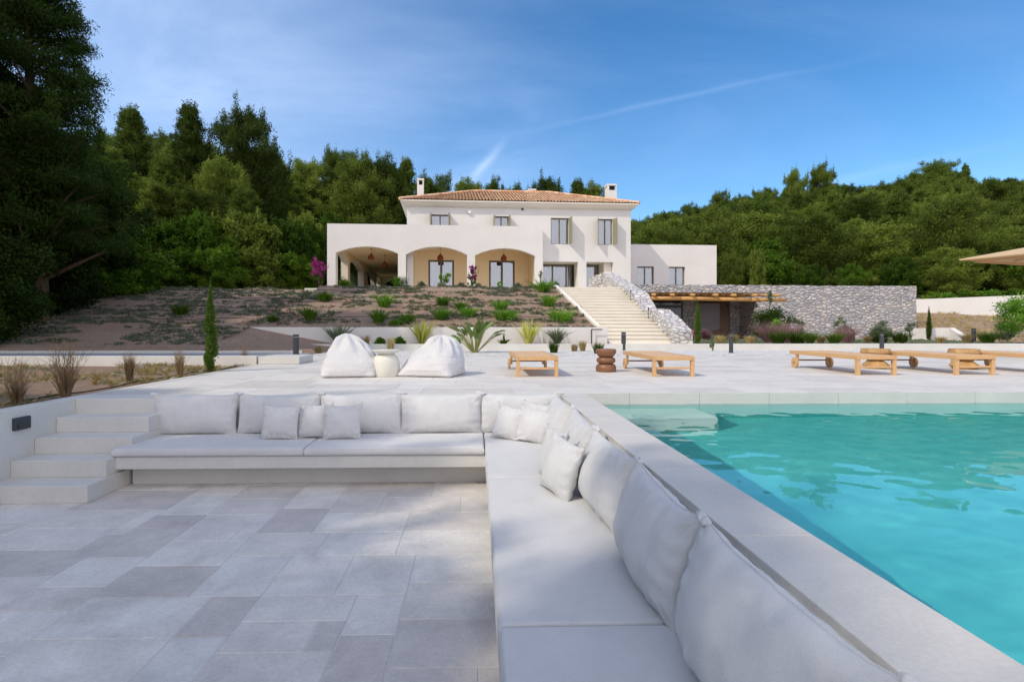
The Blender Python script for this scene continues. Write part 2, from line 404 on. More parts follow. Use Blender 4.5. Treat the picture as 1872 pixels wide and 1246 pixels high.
def gz(x, y):
    a, v = wh(x, y)
    if paved(x, y): return -3.6
    if x < -4.86 and y < 12.4:
        return -0.03 + .04*mn.noise((x*.8, y*.8, 0)) - .1*lin(-x, 12, 25)
    if y < 19.08:
        if x > -4.9: return -0.06
        if y < 16.6: return 0.0
    lb = .10 + 2.8*lin(v, 17.2, 31.0)
    if -8.2 < x < -4.0 and y < 20.1:            # soil heaped against the front of the long white wall
        lb = .10 + .72*(1-lin(x, -8.2, -4.6))*lin(y, 17, 20)
    if x < -8.2 and a < 0: z = min(lb, 2.9)
    elif y < 20.29: z = max(.16, lb if x < -4.0 else .16) if a < AS0 else .12
    elif a < AS0: z = .80 + 2.1*lin(v, 20.6, 28.6)
    elif a < AS1: z = .1 if v < 28.6 else 2.86
    elif a < AS2: z = .14 if v < 31.5 else 2.9
    else: z = .16 + 1.75*lin(v, 24.5, 36.0) + 1.4*lin(v, 38, 44)
    z += hills(x, v)
    if v > 20.4: z += .10*mn.noise((x*.45, y*.45, 3))*(1 if (a < AS0-.1 or a > AS2 or v > 45) else 0)
    if v > 55: z += 1.2*mn.noise((x*.06, y*.06, 7))
    return z
def axis_pts(lo, hi, fine_lo, fine_hi, fine, extra=()):
    p = list(np.arange(fine_lo, fine_hi+1e-6, fine)); s = fine; q = fine_hi
    while q < hi: s *= 1.13; q += s; p.append(q)
    s = fine; q = fine_lo
    while q > lo: s *= 1.13; q -= s; p.append(q)
    for e in extra: p += [e-.004, e+.004]
    p = sorted(p); o = [p[0]]
    for a in p[1:]:
        if a-o[-1] > .003: o.append(a)
    return o
gx = axis_pts(-330, 380, -26, 30, .5, (-4.86, 24.0, -8.2, AS0-1.062, AS1-1.062, AS2-1.062))
gy = axis_pts(-60, 420, -5, 52, .5, (-4.4, BACK, 19.08, 20.29, 12.4, 16.6))
def shear(x, y): return x - .0524*max(0, y-20.28)
V = np.array([[shear(x, y), y, gz(shear(x, y), y)] for y in gy for x in gx], dtype=np.float32)
nx, ny = len(gx), len(gy)
ii = (np.arange(ny-1)[:, None]*nx + np.arange(nx-1)[None, :]).ravel()
F = np.stack([ii, ii+1, ii+nx+1, ii+nx], 1)
soil = soil_mat('garden_soil', (.36, .24, .17), (.45, .33, .25), (.20, .13, .09), .42, (.20, .205, .13))
g = link('ground', np_mesh('ground', V, F, smooth=True), soil); tag(g, kind='structure')
# forest floor and scrub colour of the far hills comes from a second sheet just above the soil
hillm = soil_mat('hillside_scrub', (.06, .075, .022), (.035, .05, .015), (.02, .03, .012), .5, (.09, .10, .03), .5)
hv = [i for i in range(len(V))]
vv = V.copy(); vv[:, 2] += .05
keep = []
for k, f in enumerate(F):
    c = V[f].mean(axis=0); v_ = wh(c[0], c[1])[1]
    if v_ > 47 or (c[0] < -21 and v_ > 30): keep.append(k)
hl = link('hillside', np_mesh('hillside', vv, F[keep], smooth=True), hillm); tag(hl, kind='structure')

# ------------------------------------------------------------------ paving
def paving(x0, y0, nx, ny, u, sizes, z, gap, seed):
    rnd = random.Random(seed); used = np.zeros((ny, nx), bool); Vv = []; Ff = []; T = []
    for j in range(ny):
        for i in range(nx):
            if used[j, i]: continue
            opts = sizes[:]; rnd.shuffle(opts); ch = (1, 1)
            opts.sort(key=lambda s: -s[0]*s[1]*rnd.uniform(.3, 1.3))
            for (a, b) in opts:
                if i+a <= nx and j+b <= ny and not used[j:j+b, i:i+a].any(): ch = (a, b); break
            a, b = ch; used[j:j+b, i:i+a] = True
            k = len(Vv); g = gap/2; xa, xb, ya, yb = x0+i*u+g, x0+(i+a)*u-g, y0+j*u+g, y0+(j+b)*u-g
            e = .004; q = [rnd.uniform(-.002, .002) for _ in range(8)]
            c = [(xa+q[0], ya+q[1]), (xb+q[2], ya+q[3]), (xb+q[4], yb+q[5]), (xa+q[6], yb+q[7])]
            s = [(1, 1), (-1, 1), (-1, -1), (1, -1)]
            Vv += [(p[0], p[1], z-.005) for p in c] + [(p[0]+s_[0]*e, p[1]+s_[1]*e, z) for p, s_ in zip(c, s)]
            Ff.append((k+4, k+5, k+6, k+7)); t = min(1, max(0, rnd.betavariate(1.7, 1.4)))
            if rnd.random() < .11: t = rnd.uniform(0, .2)
            T.append(t)
            for m in range(4): Ff.append((k+m, k+(m+1) % 4, k+4+(m+1) % 4, k+4+m)); T.append(t)
    return Vv, Ff, T
def paved_area(name, regions, u, sizes, z, gap, mat, seed):
    Vs, Fs, Ts = [], [], []
    gr = MB()
    for n, (x0, y0, a, b) in enumerate(regions):
        v, f, t = paving(x0, y0, a, b, u, sizes, z, gap, seed+n); o = len(Vs)
        Vs += v; Fs += [tuple(q+o for q in ff) for ff in f]; Ts += t
        gr.box(x0+.002, x0+a*u-.002, y0+.002, y0+b*u-.002, z-.12, z-.004)
    o = link(name, np_mesh(name, Vs, Fs, Ts), mat); tag(o, kind='structure')
    q = gr.build('grout', grout_m, o); q['kind'] = 'structure'
    return o
paved_area('terrace', [(-4.7, 6.92, 143, 44), (9.46, -4.0, 72, 54)], .2, [(3, 2), (4, 2), (4, 3), (3, 3), (5, 3), (2, 2), (3, 2), (6, 3), (2, 3)], 0.0, .007, slab_out, 5)
paved_area('lounge_floor', [(-4.7, -2.59, 38, 58)], .152, [(3, 2), (4, 3), (2, 2), (3, 3), (2, 3), (1, 2), (2, 1), (3, 2), (4, 2), (3, 4), (1, 1), (2, 2), (5, 3)], -0.85, .006, slab_in, 12)

gravel = NT('white_pebbles'); co = gravel.coord('Object')
vo = gravel.new('ShaderNodeTexVoronoi'); gravel.link(co, vo.inputs['Vector']); vo.inputs['Scale'].default_value = 22
sc_ = gravel.new('ShaderNodeSeparateColor'); gravel.link(vo.outputs['Color'], sc_.inputs[0])
gc = gravel.ramp(sc_.outputs[0], [(0, (.50, .48, .45)), (.5, (.66, .64, .61)), (1, (.76, .74, .71))])
gravel_m = gravel.done(gravel.bsdf(gc, .9, .15, gravel.bump(vo.outputs['Distance'], .9, .03)))
tag(MB().box(-4.86, 24, BACK, 18.9, -.05, .012).build('gravel_bed', gravel_m), kind='structure')
tag(MB().box(-30, -4.9, 12.52, 16.5, -.1, .05).build('path', asph), kind='structure')

t = thing('low_wall', 'long pale kerb wall along the garden bed behind the sunny terrace', 'wall', (9, 19, 0))
MB().box(-6.4, 25, 18.9, 19.06, -.1, .235).build('wall', concrete, t, off=(9, 19, 0), bev=.008)
t = thing('low_wall', 'low grey kerb wall nearest the strip of dried plants, left of the terrace', 'wall', (-17, 12.4, 0))
MB().box(-34, -4.9, 12.35, 12.52, -.1, .185).build('wall', concrete, t, off=(-17, 12.4, 0), bev=.008)
t = thing('low_wall', 'thin kerb wall behind the shaded path under the dark bank', 'wall', (-17, 16.6, 0))
MB().box(-34, -5.2, 16.5, 16.66, -.1, .12).build('wall', concrete, t, off=(-17, 16.6, 0), bev=.008)
t = thing('stone_block', 'short pale block at the left back corner of the terrace', 'block', (-4.4, 12.6, 0))
MB().box(-4.86, -3.95, 12.35, 13.4, .002, .165).build('block', coping_m, t, off=(-4.4, 12.6, 0), bev=.01)
t = thing('retaining_wall', 'long white retaining wall under the planted bank', 'wall', (-2, 20.1, 0))
MB().box(-8.2, 4.28, 20.0, 20.28, -.2, .812).build('wall', plaster, t, off=(-2, 20.1, 0), bev=.01)
MB().box(4.284, AS0-.98, 20.0, 20.45, -.2, .812).build('end_pier', plaster, t, off=(-2, 20.1, 0), bev=.01)
q = MB(); q.path([(4.22, 19.85, .16), (4.22, 19.85, .73), (4.62, 19.85, .73)], [.022]*3, 6)
tag(q.build('water_pipe', darkm), 'bent grey pipe at the right end of the white retaining wall', 'pipe')

# ------------------------------------------------------------------ sunken lounge
t = thing('side_wall', 'grey plastered wall with a flat top beside the lounge steps', 'wall', (-4.79, 2, -.85))
MB().box(-4.88, -4.7, -2.8, 6.92, -1.1, .004).build('wall', concrete, t, off=(-4.79, 2, -.85), bev=.006)
o_ = MB().box(-4.86, -4.7, 6.92, 12.35, -.1, .004).build('edge_strip', coping_m, t, off=(-4.79, 2, -.85))
t = thing('back_wall', 'pale back wall of the sunken lounge under the terrace edge', 'wall', (-1.5, 6.8, -.85))
MB().box(-3.66, 1.04, 6.72, 6.918, -1.1, .0).build('wall', concrete, t, off=(-1.5, 6.8, -.85), bev=.006)
MB().box(-4.7, -3.664, 6.55, 6.918, -1.1, .0).build('top_riser', concrete, t, off=(-1.5, 6.8, -.85), bev=.006)
t = thing('lounge_steps', 'four grey plastered steps going up to the terrace beside the bench', 'steps', (-4.2, 6.0, -.85))
yy = [5.35, 5.65, 5.95, 6.25, 6.55]
for k in range(4):
    x1 = -3.73 if k < 1 else (-3.75 if k < 2 else -3.68)
    MB().box(-4.698, x1, yy[k], 6.549, -.85+.17*k, -.85+.17*(k+1)).build('step', concrete, t, off=(-4.2, 6.0, -.85), bev=.006)
t = thing('wall_light', 'small square black light set in the grey wall beside the steps', 'light', (-4.7, 5.77, -.15))
MB().box(-4.71, -4.665, 5.67, 5.87, -.215, -.085).build('housing', darkm, t, off=(-4.7, 5.77, -.15), bev=.008)
MB().box(-4.665, -4.66, 5.70, 5.84, -.20, -.15).build('lens', simple('dark_glass', (.03, .035, .04), None, 3, .2, .5), t, off=(-4.7, 5.77, -.15))

t = thing('built_in_bench', 'L shaped built in bench of pale plaster with a floating seat slab', 'bench', (0.5, 6.0, -.85))
of = (0.5, 6.0, -.85)
MB().prism([(-3.75, 5.79), (.10, 5.79), (.10, -2.6), (1.038, -2.6), (1.038, 6.719), (-3.66, 6.719), (-3.66, 6.3), (-3.75, 6.3)], -.64, -.51, 'z').build('seat_slab', concrete, t, off=of, bev=.006)
MB().prism([(-3.70, 6.0), (.30, 6.0), (.30, -2.6), (1.03, -2.6), (1.03, 6.71), (-3.65, 6.71), (-3.65, 6.3), (-3.70, 6.3)], -.86, -.641, 'z').build('base', concrete, t, off=of)
t = thing('low_wall', 'back wall of the sofa side toward the pool, under the coping', 'wall', (1.1, 2, -.85))
MB().box(1.04, 1.20, -2.6, 6.916, -.86, -.03).build('wall', concrete, t, off=(1.1, 2, -.85))
MB().box(-4.86, 9.4, -4.3, -2.6, -1.0, 0).build('rear_wall', concrete, t, off=(1.1, 2, -.85))
t = thing('pool_coping', 'pale stone coping slabs between the sofa and the pool', 'coping', (1.2, 3, 0))
js = [-2.6, -.9, .14, 1.16, 2.19, 3.22, 4.25, 5.28, 6.3, 6.917]
for a, b in zip(js[:-1], js[1:]):
    MB().box(1.042, 1.375, a+.002, b-.002, -.04, .001).build('coping_slab', coping_m, t, off=(1.2, 3, 0), bev=.004)
MB().box(1.05, 1.36, -2.6, 6.91, -.05, -.004).build('joint_mortar', grout_m, t, off=(1.2, 3, 0))

# ------------------------------------------------------------------ the pool
PX0, PX1, PY0, PY1, PB = 1.36, 9.44, -4.0, 6.9, -1.22
pt = NT('turquoise_pool_plaster'); co = pt.coord('Object')
pc = pt.mix(pt.maprange(pt.noise(co, 1.3, 5, .6), .3, .7), (.19, .68, .66), (.14, .60, .61))
pv = pt.new('ShaderNodeTexVoronoi', feature='SMOOTH_F1'); pt.link(pt.coord('Object', (3.2, 3.2, 3.2)), pv.inputs['Vector']); pv.inputs['Scale'].default_value = 2.2
pool_m = pt.done(pt.bsdf(pc, .8, .2))
pb = MB(); pb.box(PX0-.3, PX1+.3, PY0-.3, PY1+.3, PB-.2, PB)
pb.box(PX0-.15, PX0, PY0, PY1, PB, -.30); pb.box(PX1, PX1+.02, PY0, PY1, PB, -.01); pb.box(PX0, PX1, PY0-.2, PY0, PB, -.01); pb.box(PX0, PX1, PY1+.003, PY1+.018, PB, -.30)
p_ = pb.build('pool_basin', pool_m); tag(p_, kind='structure')
wt = MB(); xs = [PX0+.02] + [1.95+.9*k for k in range(9)]; xs[-1] = PX1
for a, b in zip(xs[:-1], xs[1:]): wt.box(a+.002, b-.002, PY1, PY1+.016, -.32, -.001)
q = wt.build('wall_tiles', coping_m, p_); q['kind'] = 'structure'
wt = MB(); ys = js
for a, b in zip(ys[:-1], ys[1:]): wt.box(PX0-.1, PX0, a+.002, b-.002, -.32, -.041)
q = wt.build('wall_tiles', coping_m, p_); q['kind'] = 'structure'
q = MB().box(PX0+.001, 2.78, 6.2, PY1-.001, PB, -.50).build('pool_seat', simple('pale_pool_plaster', (.50, .66, .62), None, 2, .8), p_); q['kind'] = 'structure'
wa = NT('water'); co = wa.coord('Object'); 
n = wa.bump(wa.noise(wa.coord('Object', (1.0, 1.8, 1)), 16, 3, .6, .3), .12, .02)
gb = wa.new('ShaderNodeBsdfGlass'); gb.inputs['IOR'].default_value = 1.33; gb.inputs['Roughness'].default_value = 0.0; gb.inputs[0].default_value = (.84, .985, .97, 1)
water_m = wa.done(gb.outputs[0])
wxs = np.arange(PX0, PX1+.01, .045); wys = np.arange(PY0, PY1+.02, .045); wys[-1] = PY1; wxs[-1] = PX1
wv = []
for y in wys:
    for x in wxs:
        h = mn.noise((x*1.3+y*.25, y*2.0, .3))*.0020 + mn.noise((x*4.0-y*.8, y*6.0, 1.3))*.0022 + mn.noise((x*8.0+y*2, y*12.0, 2.3))*.0013
        wv.append((x, y, -.14+h))
k = len(wxs); ii = (np.arange(len(wys)-1)[:, None]*k + np.arange(k-1)[None, :]).ravel()
wo_ = link('water', np_mesh('water', wv, np.stack([ii, ii+1, ii+k+1, ii+k], 1), smooth=True), water_m); tag(wo_, kind='structure')
wo_.cycles.is_caustics_caster = True; slo.data.cycles.is_caustics_light = True
for o_ in [p_]+list(p_.children): o_.cycles.is_caustics_receiver = True

# ------------------------------------------------------------------ cushions and pillows
def fb(p, s, o=3, seed=0):
    v = 0; a = 1; tt = 0
    for k in range(o):
        v += a*mn.noise((p[0]*s+seed*7.3, p[1]*s+seed*3.1, p[2]*s+seed)); tt += a; a *= .5; s *= 2.1
    return v/tt
def cushion_mesh(x0, x1, y0, y1, z0, z1, seed):
    r = .022
    def ax(a, b):
        e = [0, .25, .55, 1.0]; L_ = b-a; n = max(4, int(L_/.06))
        p = [a+r*q for q in (0, .06, .2, .45, .75, 1)] + [a+r+(L_-2*r)*k/n for k in range(1, n)] + [b-r*q for q in (1, .75, .45, .2, .06, 0)]
        return p
    X = ax(x0, x1); Y = ax(y0, y1); m = len(X); V_ = []; F_ = []
    for y in Y:
        for x in X:
            dx = min(x-x0, x1-x); dy = min(y-y0, y1-y)
            a = max(0, 1-dx/r); b = max(0, 1-dy/r); d = min(1, math.hypot(a, b))
            z = z1 - r*(1-math.sqrt(max(0, 1-d*d)))
            edge = min(1, min(dx, dy)/.25)
            z += .008*(edge-.8) + .006*fb((x, y, 0), 3, 3, seed)*edge
            ox = .006*fb((x, y, 5), 2.5, 2, seed) if dx < .001 else 0
            oy = .006*fb((x, y, 9), 2.5, 2, seed) if dy < .001 else 0
            V_.append((x+ox, y+oy, z))
    n_ = len(Y)
    for j in range(n_-1):
        for i in range(m-1): k = j*m+i; F_.append((k, k+1, k+m+1, k+m))
    ring = [i for i in range(m)] + [j*m+m-1 for j in range(1, n_)] + [(n_-1)*m+i for i in range(m-2, -1, -1)] + [j*m for j in range(n_-2, 0, -1)]
    lvl = [ring]
    for z, ins in ((z1-r-.012, -.003), (z0+.022, -.003), (z0+.006, .003), (z0, .018)):
        b = len(V_); cx, cy = (x0+x1)/2, (y0+y1)/2
        for k in ring:
            x, y, _ = V_[k]
            V_.append((x - (ins if x > cx else -ins)*(1 if min(x-x0, x1-x) < .03 else 0), y - (ins if y > cy else -ins)*(1 if min(y-y0, y1-y) < .03 else 0), z))
        lvl.append(list(range(b, b+len(ring))))
    for A, B in zip(lvl[:-1], lvl[1:]):
        for k in range(len(A)): j = (k+1) % len(A); F_.append((A[j], A[k], B[k], B[j]))
    return V_, F_
def seat(label, x0, x1, y0, y1, seed):
    c = ((x0+x1)/2, (y0+y1)/2, -.508)
    v, f = cushion_mesh(x0, x1, y0, y1, -.508, -.415, seed)
    me = bpy.data.meshes.new('seat_cushion'); me.from_pydata([(a-c[0], b-c[1], d-c[2]) for a, b, d in v], [], f)
    me.polygons.foreach_set('use_smooth', [True]*len(me.polygons)); me.update()
    o = link('seat_cushion', me, fabric); o.location = c
    tag(o, label, 'cushion', 'flat seat cushions of the L shaped bench')
    # welt cord round the upper edge
    q = MB(); z = -.428; e = .001
    return o
seat('flat grey white seat cushion at the left end beside the steps', -3.77, -1.805, 5.77, 6.70, 1)
seat('flat seat cushion at the right half of the back bench, up to the corner', -1.795, .088, 5.77, 6.70, 2)
seat('flat seat cushion in the corner of the L, under the corner pillows', .10, 1.03, 4.605, 6.70, 3)
seat('long flat seat cushion in the middle of the pool side bench', .10, 1.03, 2.335, 4.595, 4)
seat('flat seat cushion nearest the viewer at the bottom edge of the picture', .10, 1.03, .2, 2.325, 5)
seat('flat seat cushion behind the viewer end of the pool side bench', .10, 1.03, -2.0, .19, 6)

def pillow_mesh(wd, ht, th, seed, ear=.05, pinch=.05, n=44, puff=.5, sag=.0):
    rnd = random.Random(seed); V_ = []; F_ = []; idx = {}
    nz = max(16, int(n*ht/wd)) if wd > ht else n; nxp = n
    fold = [(rnd.choice((-1, 1)), rnd.uniform(-.8, .8), rnd.uniform(.03, .08), rnd.uniform(.05, .16), rnd.choice((-1, 1)), rnd.random() < .75) for _ in range(9)]
    def pt(i, j, side):
        s = -1+2*i/nxp; t = -1+2*j/nz
        s = math.copysign(1-(1-abs(s))**1.25, s) if True else s; t = math.copysign(1-(1-abs(t))**1.25, t)
        cs = (abs(s)*abs(t))**5
        x = s*wd/2*(1-pinch*(1-t*t)*abs(s)**3) + math.copysign(ear*.6*cs, s)
        z = t*ht/2*(1-pinch*1.1*(1-s*s)*abs(t)**3) + math.copysign(ear*cs, t)
        prof = (max(0, 1-s*s)**puff)*(max(0, 1-t*t)**puff)
        # heavier filling low down
        prof *= 1 + sag*(-t)*.35
        y = th/2*prof
        e = min(1-abs(s), 1-abs(t))
        # gathers running in from the seams
        gx_ = math.sin(s*23 + 3*fb((s, t, 1), 1.3, 2, seed))*math.exp(-(1-abs(t))*6)
        gz_ = math.sin(t*17 + 3*fb((s, t, 2), 1.3, 2, seed))*math.exp(-(1-abs(s))*6)
        amp = .010*min(1, e*9)
        y += amp*(gx_+gz_)
        # diagonal folds out of the corners
        for (cx, cz) in ((-1, 1), (1, 1), (-1, -1), (1, -1)):
            dx, dz = (s-cx)*wd/ht, t-cz; rr = math.hypot(dx, dz)
            if rr < 1.0:
                an = math.atan2(dz, dx); y += .018*math.sin(an*11+seed+cx*2)*math.exp(-rr*3.2)*min(1, rr*5)*min(1, e*14)
        for (dr, c0, a_, wf, sg, horiz) in fold:
            u_, v_ = (s, t) if horiz else (t, s)
            d = (u_ - c0 - .25*v_*sg); y += .010*a_/.06*math.exp(-(d/wf)**2)*math.exp(-abs(v_-dr*.7)*2.4)*min(1, e*8)*sg*.6
        y += .016*fb((s*wd, t*ht, side*2.0), 2.2, 2, seed)*min(1, e*5)
        y += .0025*fb((s*wd, t*ht, side*5.0), 11, 2, seed)*min(1, e*8)
        rg = 1-abs(fb((s*wd*1.2+t*.15, t*ht*.8-s*.12, side*3.0+1), 3.4, 2, seed+9))*2.4
        if rg > 0: y -= .010*rg**5*min(1, e*6)*max(abs(s), abs(t))**3
        dish = .02*fb((s*.8, t*.8, 3), 1.2, 2, seed+5)
        return (x + .006*fb((t, 0, side), 3, 2, seed)*abs(s), (-1 if side == 0 else 1)*y + dish*(abs(s)+abs(t))*.5, z + .010*fb((s, 0, 8), 2.4, 3, seed)*abs(t))
    for side in (0, 1):
        for j in range(nz+1):
            for i in range(nxp+1):
                b = i in (0, nxp) or j in (0, nz)
                key = (i, j, 0 if b else side)
                if key not in idx: idx[key] = len(V_); V_.append(pt(i, j, side))
        for j in range(nz):
            for i in range(nxp):
                k = [idx[(a, b, 0 if (a in (0, nxp) or b in (0, nz)) else side)] for a, b in ((i, j), (i+1, j), (i+1, j+1), (i, j+1))]
                F_.append(tuple(k) if side == 0 else tuple(k[::-1]))
    return V_, F_
def knot(mb, c, s, seed):
    """a gathered, folded corner: a soft ear with a tied neck"""
    rnd = random.Random(seed); n, m = 20, 10; tw = rnd.uniform(-.5, .5); ph = rnd.uniform(0, 6)
    for (dx, hh, rr) in ((-.22, .62, .50), (.26, .50, .46)):
        i = len(mb.v)
        for q in range(m):
            u = q/(m-1); r_ = s*rr*(math.sin(math.pi*(.12+.80*u))**.7)
            for k in range(n):
                a = 2*math.pi*k/n; f_ = 1+.22*math.sin(a*4+ph+u*3)
                mb.v.append((c[0]+s*dx*(.4+u)+math.cos(a)*r_*f_, c[1]+math.sin(a)*r_*.55*f_+tw*s*.4*u, c[2]-s*.35+s*hh*u))
        for q in range(m-1):
            for k in range(n): j_ = (k+1) % n; mb.f.append((i+q*n+k, i+q*n+j_, i+(q+1)*n+j_, i+(q+1)*n+k))
        mb.f.append(tuple(i+k for k in range(n-1, -1, -1))); mb.f.append(tuple(i+(m-1)*n+k for k in range(n)))
def sweep(m, pts, r, n=6):
    """one smooth closed cord through the points (they lie roughly in the xz plane)"""
    i = len(m.v); k = len(pts); P = [Vector(p) for p in pts]
    for q in range(k):
        d = (P[(q+1) % k]-P[q-1]).normalized(); a = Vector((0, 1, 0)); b = d.cross(a).normalized(); a = b.cross(d)
        for t in range(n): an = 2*math.pi*t/n; m.v.append(tuple(P[q]+a*math.cos(an)*r+b*math.sin(an)*r))
    for q in range(k):
        for t in range(n): q2 = (q+1) % k; t2 = (t+1) % n; m.f.append((i+q*n+t, i+q*n+t2, i+q2*n+t2, i+q2*n+t))
def pillow(name, label, loc, rz, lean, wd, ht, th, seed, group, roll=0, ties=True, **k):
    """loc = middle of the lower edge; faces local -y, leans back by lean"""
    v, f = pillow_mesh(wd, ht, th, seed, **k)
    M_ = [(x, y, z+ht/2) for x, y, z in v]
    me = bpy.data.meshes.new(name); me.from_pydata(M_, [], f); me.polygons.foreach_set('use_smooth', [True]*len(f)); me.update()
    o = link(name, me, fabric); o.rotation_mode = 'XYZ'
    o.location = loc; o.rotation_euler = (R(-lean), R(roll), R(rz))
    tag(o, label, 'pillow', group)
    if wd > .6:
        nn_ = k.get('n', 44); nz_ = max(16, int(nn_*ht/wd)); ed = [(i, 0) for i in range(nn_+1)]+[(nn_, j) for j in range(1, nz_+1)]+[(i, nz_) for i in range(nn_-1, -1, -1)]+[(0, j) for j in range(nz_-1, 0, -1)]
        ed = [tuple(M_[(j*(nn_+1)+i)]) for i, j in ed]; m = MB(); sweep(m, ed, .004); m.build('piping', fabric, o, smooth=True)
    if ties:
        for sx_ in (-1, 1):
            m = MB(); knot(m, (sx_*(wd/2+.002), 0, ht+.022), .075 if wd > .6 else .022, seed+sx_)
            q = m.build('corner_tie', fabric, o, smooth=True)
            sm = q.modifiers.new('soft', 'SUBSURF'); sm.levels = 1; sm.render_levels = 1
    return o
gB = 'large back pillows along the L shaped bench'
lb = ['large back pillow at the left end beside the steps', 'second large back pillow from the left, half hidden by two small pillows',
      'third large back pillow from the left, behind a small square pillow', 'fourth large back pillow, plain and with nothing in front of it', 'large back pillow at the right end of the back row, in the corner']
xs_ = [-3.80, -2.83, -1.84, -.89, .06, 1.0]
for k in range(5):
    pillow('back_pillow', lb[k], ((xs_[k]+xs_[k+1])/2, 6.53, -.425), [1, -2, 1, 0, -3][k], 8, .97, .455, .23, 11+k, gB, sag=.4, puff=.42, pinch=.03, ear=.03)
lb = ['first large pillow of the pool side row, in the far corner', 'second large pillow of the pool side row, from the far corner', 'third large pillow of the pool side row, behind the small leaning pillow',
      'large wrinkled pillow in the middle of the pool side row, second nearest', 'largest looking pillow, nearest the viewer at the lower right', 'pillow at the bottom edge beyond the nearest large pillow']
yr = [(5.38, 6.42), (4.24, 5.36), (3.24, 4.26), (2.24, 3.26), (1.16, 2.26), (.1, 1.15)]
for k, (a, b) in enumerate(yr):
    pillow('back_pillow', lb[k], (.865, (a+b)/2, -.43), -90+[2, -1, 2, -2, 1, 0][k], 11, (b-a)*.985, .47, .30, 31+k, gB, sag=.6, puff=.40, pinch=.05, n=72 if k > 2 else 48, ear=.035)
gS = 'small square throw pillows on the bench'
T_ = [('small square pillow in front of the first gap, leftmost of the small pillows', -2.20, 6.17, -2, 14, .42, .38, .15, 0),
      ('small pillow half hidden between two other small pillows on the back bench', -1.84, 6.26, 2, 12, .40, .38, .15, 0),
      ('small square pillow in front of the third large pillow, tilted', -1.50, 6.17, 3, 14, .42, .39, .16, 0),
      ('small white pillow turned edge on near the corner', .33, 6.12, -28, 14, .36, .38, .15, 9),
      ('small white square pillow leaning in the corner, in front of another', .60, 5.93, -32, 20, .42, .38, .16, 6),
      ('small pillow peeking out behind the leaning corner pillow', .68, 6.16, -26, 16, .42, .40, .13, 4),
      ('small white pillow standing on its edge on the pool side bench', .585, 4.12, -70, 14, .42, .43, .19, 7),
      ('small pillow just behind the one standing on its edge on the pool side bench', .60, 4.50, -76, 12, .42, .42, .16, -2)]
for k, (lab, x, y, rz, le, wd, ht, th, ro) in enumerate(T_):
    pillow('throw_pillow', lab, (x, y, -.42), rz, le, wd, ht, th, 60+k, gS, roll=ro, ties=True, ear=.02, pinch=.07, n=34)

# ------------------------------------------------------------------ bean bags, tables, loungers
def bean_bag(label, loc, rz, sec, seed, corner=.05):
    V_ = []; F_ = []; n = 96; m = []
    Z = np.linspace(0, 1, 46); zs = [s[0] for s in sec]
    for q in Z:
        z = q*zs[-1]; p = [np.interp(z, zs, [s[k] for s in sec]) for k in range(1, 6)]
        m.append((z, *p))
    for (z, cx, hw_, cy, hd, ex) in m:
        up = z/zs[-1]
        for k in range(n):
            t = 2*math.pi*k/n; c, s = math.cos(t), math.sin(t)
            e = 2/ex; x = hw_*math.copysign(abs(c)**e, c); y = hd*math.copysign(abs(s)**e, s)
            fo = math.sin(t*9+seed+2.5*fb((c, s, z*2), 1.2, 2, seed))*.11*max(0, up-.42)*min(1, (1-up)*8+.3)
            fo += .085*fb((c*hw_, s*hd, z), 2.2, 2, seed)*(.35+up*.8) + .02*math.sin(t*15+seed+4*up)*max(0, up-.5) + .014*fb((c, s, z*4), 7, 2, seed+3)
            if s < 0: fo += .035*math.sin(up*16+c*3+seed)*max(0, up-.42)*(-s)*1.4
            cr = math.exp(-((z-zs[-1]*.46)/.022)**2)*(-.018)*(1 if s < .3 else .3)       # seat seam
            f_ = 1+(fo+cr)/max(.12, min(hw_, hd))*.9
            pt_ = corner*(abs(c)*abs(s)*2)**4*max(0, 1-z/.12)
            V_.append((cx+x*f_+math.copysign(pt_, c), cy+y*f_+math.copysign(pt_, s), z + .02*fb((c, s, 1), 1.5, 2, seed)*up))
    for j in range(len(m)-1):
        for k in range(n): i = j*n+k; i2 = j*n+(k+1) % n; F_.append((i, i2, i2+n, i+n))
    F_.append(tuple(range(n-1, -1, -1))); F_.append(tuple((len(m)-1)*n+k for k in range(n)))
    me = bpy.data.meshes.new('bean_bag'); me.from_pydata(V_, [], F_); me.polygons.foreach_set('use_smooth', [True]*len(F_)); me.update()
    o = link('bean_bag', me, fabric); o.location = loc; o.rotation_euler = (0, 0, R(rz)); tag(o, label, 'bean bag', 'white fabric bean bags on the terrace')
    q = MB(); knot(q, (m[-1][1], m[-1][3], zs[-1]-.01), .06, seed); q.build('gathered_top', fabric, o, smooth=True)
    return o
bean_bag('white bean bag left of the cream round table, its top folded to the left', (-2.15, 9.45, .003), 6,
         [(0, 0, .41, 0, .36, 4.0), (.03, 0, .45, 0, .42, 4.0), (.12, 0, .46, 0, .43, 3.8), (.24, .01, .45, .02, .41, 3.4), (.31, .01, .425, .05, .37, 3.0), (.38, .0, .385, .10, .33, 2.8), (.46, -.01, .325, .14, .29, 2.6), (.54, -.02, .255, .17, .24, 2.4), (.61, -.03, .185, .19, .19, 2.3), (.66, -.05, .135, .20, .14, 2.2), (.70, -.07, .085, .20, .09, 2), (.715, -.08, .04, .20, .04, 2)], 3)
